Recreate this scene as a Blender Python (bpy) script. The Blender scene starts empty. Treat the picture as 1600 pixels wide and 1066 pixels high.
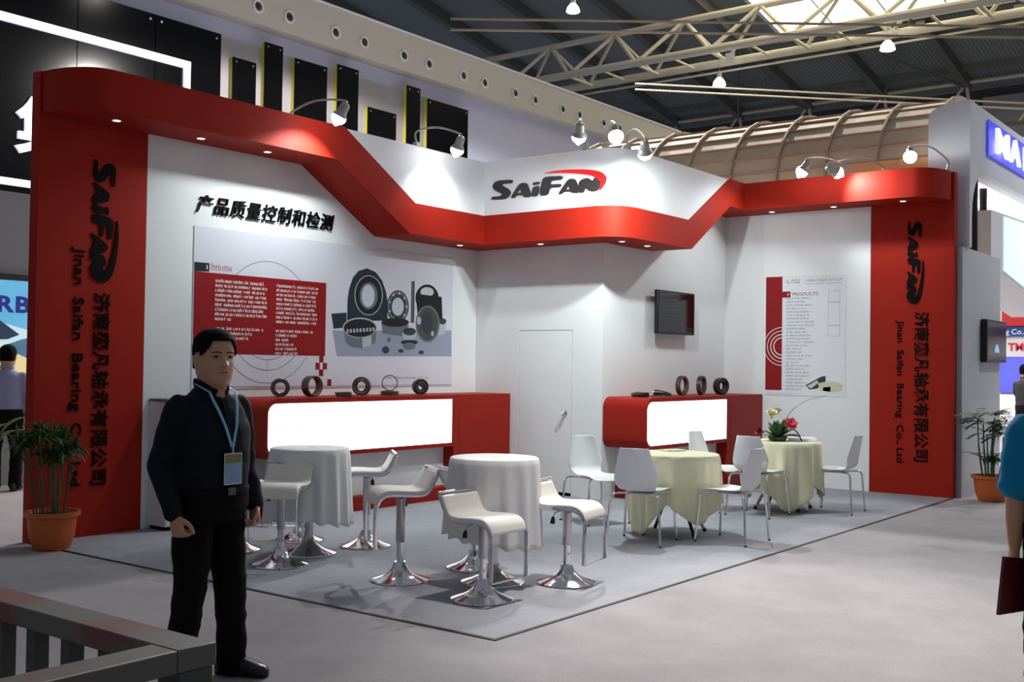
import bpy, bmesh, math, random
from mathutils import Vector, Matrix, Quaternion, noise
random.seed(7)
scene = bpy.context.scene
COL = scene.collection
PI = math.pi

# ---------------------------------------------------------------- camera, world, exposure
_a = PI / 4 - 0.1344
_pit, _rol = 0.0206, 0.0137
_F = Vector((math.cos(_a) * math.cos(_pit), math.sin(_a) * math.cos(_pit), math.sin(_pit)))
_R = Vector((math.sin(_a), -math.cos(_a), 0))
_U = _R.cross(_F)
_R2 = _R * math.cos(_rol) + _U * math.sin(_rol)
_U2 = -_R * math.sin(_rol) + _U * math.cos(_rol)
cam_data = bpy.data.cameras.new('camera')
cam_data.sensor_width = 36.0
cam_data.lens = 1722.19 / 1600 * 36
cam_data.clip_end = 300
cam = bpy.data.objects.new('camera', cam_data)
COL.objects.link(cam)
cam.matrix_world = Matrix(((_R2.x, _U2.x, -_F.x, -4.8897), (_R2.y, _U2.y, -_F.y, -3.8154),
                           (_R2.z, _U2.z, -_F.z, 1.55), (0, 0, 0, 1)))
scene.camera = cam
IMR = Vector((_R.x, _R.y, 0))          # towards the right of the aisle as one stands there
IMV = Vector((-math.cos(_a), -math.sin(_a), 0))   # towards the viewer

world = bpy.data.worlds.new('hall_ambient')
scene.world = world
world.use_nodes = True
world.node_tree.nodes['Background'].inputs[0].default_value = (0.80, 0.86, 1.0, 1)
world.node_tree.nodes['Background'].inputs[1].default_value = 0.20
vs = scene.view_settings
vs.view_transform = 'Standard'
vs.look = 'None'
vs.gamma = 1.0
vs.use_curve_mapping = False
vs.exposure = 0.0
SPOT_W = 95.0        # booth floodlights
HALL_W = 1000.0       # high-bay lamps of the hall


# ---------------------------------------------------------------- materials
def lin(c):
    return tuple(((v / 255) / 12.92 if v / 255 <= 0.04045 else ((v / 255 + 0.055) / 1.055) ** 2.4) for v in c)


MATS = {}


def mat(name, rgb, rough=0.5, metal=0.0, var=0.06, scale=8.0, bump=0.0, bscale=60.0, emit=0.0, spec=0.5, emit_rgb=None,
        trans=0.0, coat=0.0):
    if name in MATS:
        return MATS[name]
    m = bpy.data.materials.new(name)
    m.use_nodes = True
    nt = m.node_tree
    b = nt.nodes['Principled BSDF']
    col = lin(rgb)
    b.inputs['Roughness'].default_value = rough
    b.inputs['Metallic'].default_value = metal
    b.inputs['Specular IOR Level'].default_value = spec
    if coat:
        b.inputs['Coat Weight'].default_value = coat
        b.inputs['Coat Roughness'].default_value = 0.08
    if trans:
        b.inputs['Transmission Weight'].default_value = trans
    tc = nt.nodes.new('ShaderNodeTexCoord')
    if var > 0:
        nz = nt.nodes.new('ShaderNodeTexNoise')
        nz.inputs['Scale'].default_value = scale
        nz.inputs['Detail'].default_value = 3
        nt.links.new(tc.outputs['Object'], nz.inputs['Vector'])
        mx = nt.nodes.new('ShaderNodeMix')
        mx.data_type = 'RGBA'
        mx.inputs[6].default_value = tuple(min(1, c * (1 - var)) for c in col) + (1,)
        mx.inputs[7].default_value = tuple(min(1, c * (1 + var)) for c in col) + (1,)
        nt.links.new(nz.outputs[0], mx.inputs[0])
        nt.links.new(mx.outputs[2], b.inputs['Base Color'])
    else:
        b.inputs['Base Color'].default_value = col + (1,)
    if bump > 0:
        n2 = nt.nodes.new('ShaderNodeTexNoise')
        n2.inputs['Scale'].default_value = bscale
        n2.inputs['Detail'].default_value = 4
        nt.links.new(tc.outputs['Object'], n2.inputs['Vector'])
        bp = nt.nodes.new('ShaderNodeBump')
        bp.inputs['Strength'].default_value = bump
        bp.inputs['Distance'].default_value = 0.01
        nt.links.new(n2.outputs[0], bp.inputs['Height'])
        nt.links.new(bp.outputs[0], b.inputs['Normal'])
    if emit > 0:
        b.inputs['Emission Color'].default_value = lin(emit_rgb or rgb) + (1,)
        b.inputs['Emission Strength'].default_value = emit
    MATS[name] = m
    return m


def carpet(name, rgb, rgb2):
    m = bpy.data.materials.new(name)
    m.use_nodes = True
    nt = m.node_tree
    b = nt.nodes['Principled BSDF']
    b.inputs['Roughness'].default_value = 0.95
    b.inputs['Specular IOR Level'].default_value = 0.1
    tc = nt.nodes.new('ShaderNodeTexCoord')
    n1 = nt.nodes.new('ShaderNodeTexNoise')
    n1.inputs['Scale'].default_value = 1.3
    n1.inputs['Detail'].default_value = 8
    n1.inputs['Roughness'].default_value = 0.65
    n2 = nt.nodes.new('ShaderNodeTexNoise')
    n2.inputs['Scale'].default_value = 90
    n2.inputs['Detail'].default_value = 2
    for n in (n1, n2):
        nt.links.new(tc.outputs['Object'], n.inputs['Vector'])
    ad = nt.nodes.new('ShaderNodeMath')
    ad.operation = 'MULTIPLY_ADD'
    nt.links.new(n2.outputs[0], ad.inputs[0])
    ad.inputs[1].default_value = 0.5
    nt.links.new(n1.outputs[0], ad.inputs[2])
    rp = nt.nodes.new('ShaderNodeValToRGB')
    rp.color_ramp.elements[0].position = 0.5
    rp.color_ramp.elements[0].color = lin(rgb2) + (1,)
    rp.color_ramp.elements[1].position = 1.0
    rp.color_ramp.elements[1].color = lin(rgb) + (1,)
    nt.links.new(ad.outputs[0], rp.inputs[0])
    nt.links.new(rp.outputs[0], b.inputs['Base Color'])
    bp = nt.nodes.new('ShaderNodeBump')
    bp.inputs['Strength'].default_value = 0.35
    bp.inputs['Distance'].default_value = 0.004
    nt.links.new(n2.outputs[0], bp.inputs['Height'])
    nt.links.new(bp.outputs[0], b.inputs['Normal'])
    return m


M_red = mat('red_paint', (158, 32, 17), 0.6, var=0.04, scale=3, spec=0.15)
M_redlac = mat('red_lacquer', (150, 28, 15), 0.5, var=0.04, scale=3, spec=0.2)
M_white = mat('white_board', (226, 227, 228), 0.6, var=0.02, scale=2, spec=0.3)
M_white2 = mat('white_panel', (232, 233, 234), 0.55, var=0.02, scale=2, spec=0.3)
M_black = mat('black_letter', (10, 9, 9), 0.7, var=0.05, spec=0.1)
M_logo = mat('logo_black', (38, 32, 32), 0.5, var=0.05)
M_logored = mat('logo_red', (250, 14, 18), 0.45, var=0.03)
M_carpetA = carpet('hall_carpet', (166, 162, 164), (142, 138, 140))
M_carpetB = carpet('booth_carpet', (166, 167, 172), (142, 143, 149))  # same carpet, with the bluish cast of the lighting painted in
M_tape = mat('black_tape', (16, 14, 14), 0.6, var=0.2, scale=30)
M_chrome = mat('chrome', (226, 226, 230), 0.10, metal=1.0, var=0.02)
M_steel = mat('satin_steel', (190, 190, 194), 0.28, metal=1.0, var=0.04)
M_stoolw = mat('white_leatherette', (226, 222, 212), 0.42, var=0.03, bump=0.05, bscale=200)
M_chairw = mat('white_shell', (236, 236, 238), 0.35, var=0.02, spec=0.5)
M_clothw = mat('white_cloth', (226, 225, 224), 0.85, var=0.04, scale=14, bump=0.08, bscale=300, spec=0.2)
M_clothy = mat('cream_cloth', (234, 230, 194), 0.85, var=0.05, scale=10, bump=0.08, bscale=300, spec=0.2)
M_blackpl = mat('black_plastic', (14, 14, 15), 0.4, var=0.1)
M_glass = mat('black_screen', (10, 10, 12), 0.08, var=0.0, spec=0.6)
M_litbox = mat('lit_panel', (255, 255, 255), 0.4, var=0.0, emit=2.1, emit_rgb=(250, 252, 255))
M_litbox2 = mat('lit_panel_text', (200, 200, 205), 0.4, var=0.0, emit=0.72, emit_rgb=(245, 246, 250))
M_lens = mat('lit_lens', (255, 255, 255), 0.3, var=0.0, emit=40.0, emit_rgb=(248, 250, 255))
M_dl = mat('downlight_lens', (255, 255, 255), 0.3, var=0.0, emit=6.0, emit_rgb=(255, 240, 225))
M_lamp = mat('lamp_grey', (170, 168, 164), 0.4, metal=0.4, var=0.04)
M_terra = mat('terracotta', (196, 96, 40), 0.55, var=0.08, scale=20)
M_soil = mat('soil', (44, 30, 20), 0.95, var=0.3, scale=60, bump=0.6)
M_leaf = mat('leaf_dark', (38, 66, 30), 0.5, var=0.35, scale=14)
M_leaf2 = mat('leaf_mid', (60, 98, 40), 0.5, var=0.3, scale=14)
M_leafy = mat('leaf_yellow', (132, 138, 48), 0.5, var=0.3, scale=14)
M_stem = mat('stem_green', (62, 82, 40), 0.55, var=0.3, scale=30)
M_skin = mat('skin', (196, 148, 118), 0.5, var=0.06, scale=20, spec=0.35)
M_hair = mat('hair_black', (9, 8, 8), 0.85, var=0.3, scale=90, bump=0.5, bscale=400, spec=0.1)
M_shirt = mat('shirt_navy', (20, 22, 32), 0.8, var=0.12, scale=12, bump=0.15, bscale=14, spec=0.2)
M_trous = mat('trousers_black', (11, 11, 13), 0.85, var=0.12, scale=12, bump=0.15, bscale=10, spec=0.15)
M_shoe = mat('shoe_black', (14, 13, 13), 0.3, var=0.1)
M_lany = mat('lanyard_blue', (116, 182, 214), 0.5, var=0.12, scale=40)
M_rail = mat('rail_paint', (72, 74, 70), 0.6, var=0.25, scale=9, bump=0.1, bscale=30)
M_bear = mat('bearing_steel', (104, 96, 90), 0.32, metal=0.85, var=0.2, scale=30)
M_bear2 = mat('bearing_dark', (62, 58, 56), 0.35, metal=0.8, var=0.2, scale=30)


# ---------------------------------------------------------------- mesh helpers
class MB:
    def __init__(self):
        self.v = []
        self.f = []

    def add(self, vs, fs):
        o = len(self.v)
        self.v += [tuple(p) for p in vs]
        self.f += [tuple(i + o for i in f) for f in fs]
        return self

    def box(self, lo, hi):
        x0, y0, z0 = lo
        x1, y1, z1 = hi
        return self.add([(x0, y0, z0), (x1, y0, z0), (x1, y1, z0), (x0, y1, z0), (x0, y0, z1), (x1, y0, z1), (x1, y1, z1), (x0, y1, z1)],
                        [(3, 2, 1, 0), (4, 5, 6, 7), (0, 1, 5, 4), (1, 2, 6, 5), (2, 3, 7, 6), (3, 0, 4, 7)])

    def prism(self, poly, fn, d0, d1):
        n = len(poly)
        vs = [fn(p[0], p[1], d0) for p in poly] + [fn(p[0], p[1], d1) for p in poly]
        fs = [tuple(range(n))[::-1], tuple(range(n, 2 * n))] + [(i, (i + 1) % n, n + (i + 1) % n, n + i) for i in range(n)]
        return self.add(vs, fs)

    def flat(self, poly, fn, d):
        return self.add([fn(p[0], p[1], d) for p in poly], [tuple(range(len(poly)))])

    def ring(self, s, z, r0, r1, fn, d, a0=0.0, a1=2 * PI, n=48):
        vs, fs = [], []
        for i in range(n + 1):
            t = a0 + (a1 - a0) * i / n
            vs += [fn(s + r0 * math.cos(t), z + r0 * math.sin(t), d), fn(s + r1 * math.cos(t), z + r1 * math.sin(t), d)]
            if i:
                k = 2 * i
                fs.append((k - 2, k - 1, k + 1, k))
        return self.add(vs, fs)

    def tube(self, path, r, n=10, closed=False, cap=True, sx=1.0, sy=1.0, up=None):
        pts = [Vector(p) for p in path]
        m = len(pts)
        rad = r if isinstance(r, (list, tuple)) else [r] * m
        o = len(self.v)
        prev = None
        for i, p in enumerate(pts):
            if closed:
                t = pts[(i + 1) % m] - pts[i - 1]
            else:
                t = pts[min(i + 1, m - 1)] - pts[max(i - 1, 0)]
            t.normalize()
            if prev is None:
                ref = Vector(up) if up else (Vector((0, 0, 1)) if abs(t.z) < 0.9 else Vector((1, 0, 0)))
                nx = ref - t * ref.dot(t)
            else:
                nx = prev - t * prev.dot(t)
            if nx.length < 1e-6:
                nx = t.orthogonal()
            nx.normalize()
            prev = nx
            ny = t.cross(nx)
            for k in range(n):
                a = 2 * PI * (k + 0.5) / n
                self.v.append(tuple(p + nx * (math.cos(a) * rad[i] * sx) + ny * (math.sin(a) * rad[i] * sy)))
        for i in range(m if closed else m - 1):
            j = (i + 1) % m
            for k in range(n):
                k2 = (k + 1) % n
                self.f.append((o + i * n + k, o + i * n + k2, o + j * n + k2, o + j * n + k))
        if cap and not closed:
            self.f.append(tuple(o + k for k in range(n))[::-1])
            self.f.append(tuple(o + (m - 1) * n + k for k in range(n)))
        return self

    def lathe(self, prof, c=(0, 0, 0), n=32, caps=True):
        o = len(self.v)
        for r, z in prof:
            for k in range(n):
                a = 2 * PI * k / n
                self.v.append((c[0] + r * math.cos(a), c[1] + r * math.sin(a), c[2] + z))
        for i in range(len(prof) - 1):
            for k in range(n):
                k2 = (k + 1) % n
                self.f.append((o + i * n + k, o + i * n + k2, o + (i + 1) * n + k2, o + (i + 1) * n + k))
        if caps:
            self.f.append(tuple(o + k for k in range(n))[::-1])
            self.f.append(tuple(o + (len(prof) - 1) * n + k for k in range(n)))
        return self

    def grid(self, fn, nu, nv, closed_u=False):
        o = len(self.v)
        for j in range(nv + 1):
            for i in range(nu if closed_u else nu + 1):
                self.v.append(tuple(fn(i / nu, j / nv)))
        w = nu if closed_u else nu + 1
        for j in range(nv):
            for i in range(nu):
                i2 = (i + 1) % w if closed_u else i + 1
                self.f.append((o + j * w + i, o + j * w + i2, o + (j + 1) * w + i2, o + (j + 1) * w + i))
        return self

    def xf(self, M, start=0):
        for i in range(start, len(self.v)):
            self.v[i] = tuple(M @ Vector(self.v[i]))
        return self

    def mesh(self, name, smooth=True, ang=35):
        me = bpy.data.meshes.new(name)
        me.from_pydata(self.v, [], self.f)
        me.validate()
        bm = bmesh.new()
        bm.from_mesh(me)
        bmesh.ops.recalc_face_normals(bm, faces=bm.faces)
        if smooth:
            for f in bm.faces:
                f.smooth = True
            th = math.radians(ang)
            for e in bm.edges:
                if len(e.link_faces) == 2:
                    e.smooth = e.calc_face_angle(0) < th
                else:
                    e.smooth = True
        bm.to_mesh(me)
        bm.free()
        return me

    def build(self, name, material, parent=None, smooth=True, ang=35, world=True, bevel=0.0):
        me = self.mesh(name, smooth, ang)
        me.materials.append(material)
        return place(name, me, parent, world, bevel)


def place(name, me, parent=None, world=True, bevel=0.0):
    o = bpy.data.objects.new(name, me)
    COL.objects.link(o)
    if parent is not None:
        o.parent = parent
        if world:                       # mesh data given in world coordinates
            o.matrix_parent_inverse = (parent_world(parent)).inverted()
    if bevel:
        md = o.modifiers.new('bevel', 'BEVEL')
        md.width = bevel
        md.segments = 2
        md.limit_method = 'ANGLE'
        md.angle_limit = math.radians(40)
    return o


def parent_world(p):
    M = Matrix.LocRotScale(p.location, p.rotation_euler, p.scale)
    if p.parent:
        return parent_world(p.parent) @ p.matrix_parent_inverse @ M
    return M


def tag(o, label=None, cat=None, group=None, kind=None):
    if label:
        o['label'] = label
    if cat:
        o['category'] = cat
    if group:
        o['group'] = group
    if kind:
        o['kind'] = kind
    return o


def thing(name, label, cat, loc=(0, 0, 0), rz=0.0, group=None):
    o = bpy.data.objects.new(name, None)
    o.empty_display_size = 0.1
    COL.objects.link(o)
    o.location = loc
    o.rotation_euler = (0, 0, rz)
    return tag(o, label, cat, group)


def struct(o, label=None):
    o['kind'] = 'structure'
    if label:
        o['label'] = label
    return o


def copy_tree(o, parent=None):
    c = o.copy()
    COL.objects.link(c)
    c.parent = parent
    for ch in [x for x in bpy.data.objects if x.parent == o]:
        copy_tree(ch, c)
    return c


UNIT_CYL = {}


def strut(name, a, b, r, material, parent, n=8):
    """a straight round bar between two points, sharing one unit-cylinder mesh per material"""
    key = (material.name, n)
    if key not in UNIT_CYL:
        mb = MB().lathe([(1, 0), (1, 1)], n=n)
        me = mb.mesh('bar_' + material.name)
        me.materials.append(material)
        UNIT_CYL[key] = me
    a, b = Vector(a), Vector(b)
    d = b - a
    o = bpy.data.objects.new(name, UNIT_CYL[key])
    COL.objects.link(o)
    q = Vector((0, 0, 1)).rotation_difference(d.normalized())
    M = Matrix.LocRotScale(a, q, Vector((r, r, d.length)))
    if parent is not None:
        o.parent = parent
        M = parent_world(parent).inverted() @ M
    o.matrix_basis = M
    return o


UNIT_BOX = {}


def bar(name, lo, hi, material, parent):
    """an axis-aligned box sharing one unit-box mesh per material"""
    if material.name not in UNIT_BOX:
        me = MB().box((0, 0, 0), (1, 1, 1)).mesh('box_' + material.name, smooth=False)
        me.materials.append(material)
        UNIT_BOX[material.name] = me
    o = bpy.data.objects.new(name, UNIT_BOX[material.name])
    COL.objects.link(o)
    M = Matrix.LocRotScale(Vector(lo), None, Vector((hi[0] - lo[0], hi[1] - lo[1], hi[2] - lo[2])))
    if parent is not None:
        o.parent = parent
        M = parent_world(parent).inverted() @ M
    o.matrix_basis = M
    return o


def text_mesh(body, bold=0.0, depth=0.0, shear=0.0):
    c = bpy.data.curves.new('tmp', 'FONT')
    c.body = body
    c.size = 1.0
    c.offset = bold
    c.extrude = depth
    c.shear = shear
    c.resolution_u = 3
    o = bpy.data.objects.new('tmp', c)
    COL.objects.link(o)
    dg = bpy.context.evaluated_depsgraph_get()
    me = bpy.data.meshes.new_from_object(o.evaluated_get(dg))
    bpy.data.objects.remove(o)
    bpy.data.curves.remove(c)
    return me


def text_xmax(body):
    me = text_mesh(body)
    x = max((v.co.x for v in me.vertices), default=0)
    bpy.data.meshes.remove(me)
    return x


def put_text(name, body, origin, right, up, size, material, parent, bold=0.0, depth=0.004, shear=0.0, width=None, sx=1.0):
    """lettering as real raised geometry: baseline start at origin"""
    me = text_mesh(body, bold, depth / size / 2, shear)
    right, up = Vector(right), Vector(up)
    nrm = right.cross(up)
    xs = [v.co.x for v in me.vertices]
    if width:
        sx = width / ((max(xs) - min(xs)) * size)
    o0 = Vector(origin)
    for v in me.vertices:
        v.co = o0 + right * (v.co.x * size * sx) + up * (v.co.y * size) + nrm * (v.co.z * size + depth / 2)
    me.materials.clear()
    me.materials.append(material)
    return place(name, me, parent)


def poly_curve_mesh(polys, depth):
    c = bpy.data.curves.new('tmp', 'CURVE')
    c.dimensions = '2D'
    c.fill_mode = 'BOTH'
    c.extrude = depth / 2
    for p in polys:
        sp = c.splines.new('POLY')
        sp.points.add(len(p) - 1)
        for i, q in enumerate(p):
            sp.points[i].co = (q[0], q[1], 0, 1)
        sp.use_cyclic_u = True
    o = bpy.data.objects.new('tmp', c)
    COL.objects.link(o)
    dg = bpy.context.evaluated_depsgraph_get()
    me = bpy.data.meshes.new_from_object(o.evaluated_get(dg))
    bpy.data.objects.remove(o)
    bpy.data.curves.remove(c)
    return me


def chaikin(p, it=1):
    for _ in range(it):
        q = []
        for i in range(len(p)):
            a, b = p[i], p[(i + 1) % len(p)]
            q += [(a[0] * .8 + b[0] * .2, a[1] * .8 + b[1] * .2), (a[0] * .2 + b[0] * .8, a[1] * .2 + b[1] * .8)]
        p = q
    return p


def put_logo(parent, origin, right, up, scale, depth, m_letters, m_swoosh, sy=1.0):
    right, up = Vector(right), Vector(up)
    nrm = right.cross(up)
    o0 = Vector(origin)
    for nm, keys, mm in (('letter', ['S'], m_letters), ('letter', ['A', 'Ah'], m_letters), ('letter', ['i', 'idot'], m_letters),
                         ('letter', ['F'], m_letters), ('letter', ['A2', 'A2h'], m_letters), ('letter', ['N'], m_letters),
                         ('swoosh', ['sw'], m_swoosh)):
        me = poly_curve_mesh([chaikin(LOGO[k]) for k in keys], depth / scale)
        off = depth / 2 + (0.002 if nm == 'swoosh' else 0)
        for v in me.vertices:
            v.co = o0 + right * (v.co.x * scale) + up * (v.co.y * scale * sy) + nrm * (v.co.z * scale + off)
        me.materials.clear()
        me.materials.append(mm)
        place(nm, me, parent)


def pseudo_line(mb, fn, s0, s1, z, h, d, rnd, step=None):
    """one line of small unreadable print: strokes grouped to words"""
    s = s0
    step = step or h * 0.72
    sgn = 1 if s1 > s0 else -1
    while (s1 - s) * sgn > step:
        for _ in range(rnd.randint(2, 9)):
            if (s1 - s) * sgn <= step:
                break
            w = step * 0.78
            k = rnd.random()
            t = h * 0.22
            hh = h * (1.35 if rnd.random() < 0.15 else 1.0)
            mb.flat([(s, z), (s + sgn * t, z), (s + sgn * t, z + hh), (s, z + hh)], fn, d)
            if k < 0.7:
                mb.flat([(s + sgn * (w - t), z), (s + sgn * w, z), (s + sgn * w, z + h), (s + sgn * (w - t), z + h)], fn, d)
            if k > 0.25:
                zz = z + h * rnd.choice((0, 0.4, 0.8))
                mb.flat([(s + sgn * t, zz), (s + sgn * (w - t), zz), (s + sgn * (w - t), zz + t), (s + sgn * t, zz + t)], fn, d)
            s += sgn * step
        s += sgn * step * 0.6

# traced outlines in metres: the lettering mark and the printed bearing picture
LOGO = {'S': [(-0.006,-0.002),(0.025,0.033),(0.132,0.029),(0.165,0.043),(0.156,0.059),(0.061,0.101),(0.029,0.134),(0.025,0.159),(0.041,0.188),(0.078,0.209),(0.147,0.215),(0.329,0.205),(0.315,0.165),(0.198,0.169),(0.163,0.165),(0.171,0.151),(0.261,0.104),(0.292,0.072),(0.293,0.047),(0.269,0.015),(0.226,-0.008),(0.176,-0.012)], 'A': [(0.29,-0.006),(0.39,0.118),(0.426,0.149),(0.468,0.158),(0.516,0.15),(0.541,0.134),(0.578,0.038),(0.586,-0.016),(0.483,-0.012),(0.476,0.013),(0.385,0.02),(0.349,-0.011)], 'Ah': [(0.385,0.045),(0.433,0.089),(0.452,0.042)], 'i': [(0.586,-0.013),(0.613,0.098),(0.713,0.104),(0.686,-0.016)], 'idot': [(0.607,0.116),(0.615,0.148),(0.712,0.149),(0.703,0.119)], 'F': [(0.704,-0.011),(0.743,0.164),(0.777,0.194),(0.848,0.197),(1.035,0.185),(1.017,0.144),(0.895,0.145),(0.866,0.135),(0.861,0.103),(1.014,0.097),(0.998,0.06),(0.856,0.068),(0.828,-0.014)], 'A2': [(0.965,-0.018),(1.086,0.123),(1.119,0.141),(1.165,0.143),(1.205,0.127),(1.249,0.034),(1.254,-0.026),(1.15,-0.016),(1.139,0.001),(1.047,0.006),(1.013,-0.02)], 'A2h': [(1.076,0.025),(1.109,0.065),(1.125,0.024)], 'N': [(1.252,-0.026),(1.241,0.081),(1.272,0.116),(1.328,0.132),(1.372,0.13),(1.434,0.092),(1.447,0.123),(1.483,0.125),(1.527,0.079),(1.522,0.019),(1.496,-0.02),(1.43,-0.028),(1.374,-0.01),(1.335,0.022),(1.319,-0.026)], 'sw': [(0.736,0.237),(0.905,0.254),(1.101,0.251),(1.326,0.231),(1.481,0.204),(1.569,0.168),(1.614,0.117),(1.604,0.058),(1.561,0.007),(1.512,-0.035),(1.539,0.036),(1.532,0.083),(1.488,0.12),(1.383,0.162),(1.215,0.196),(0.987,0.223)]}
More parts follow.
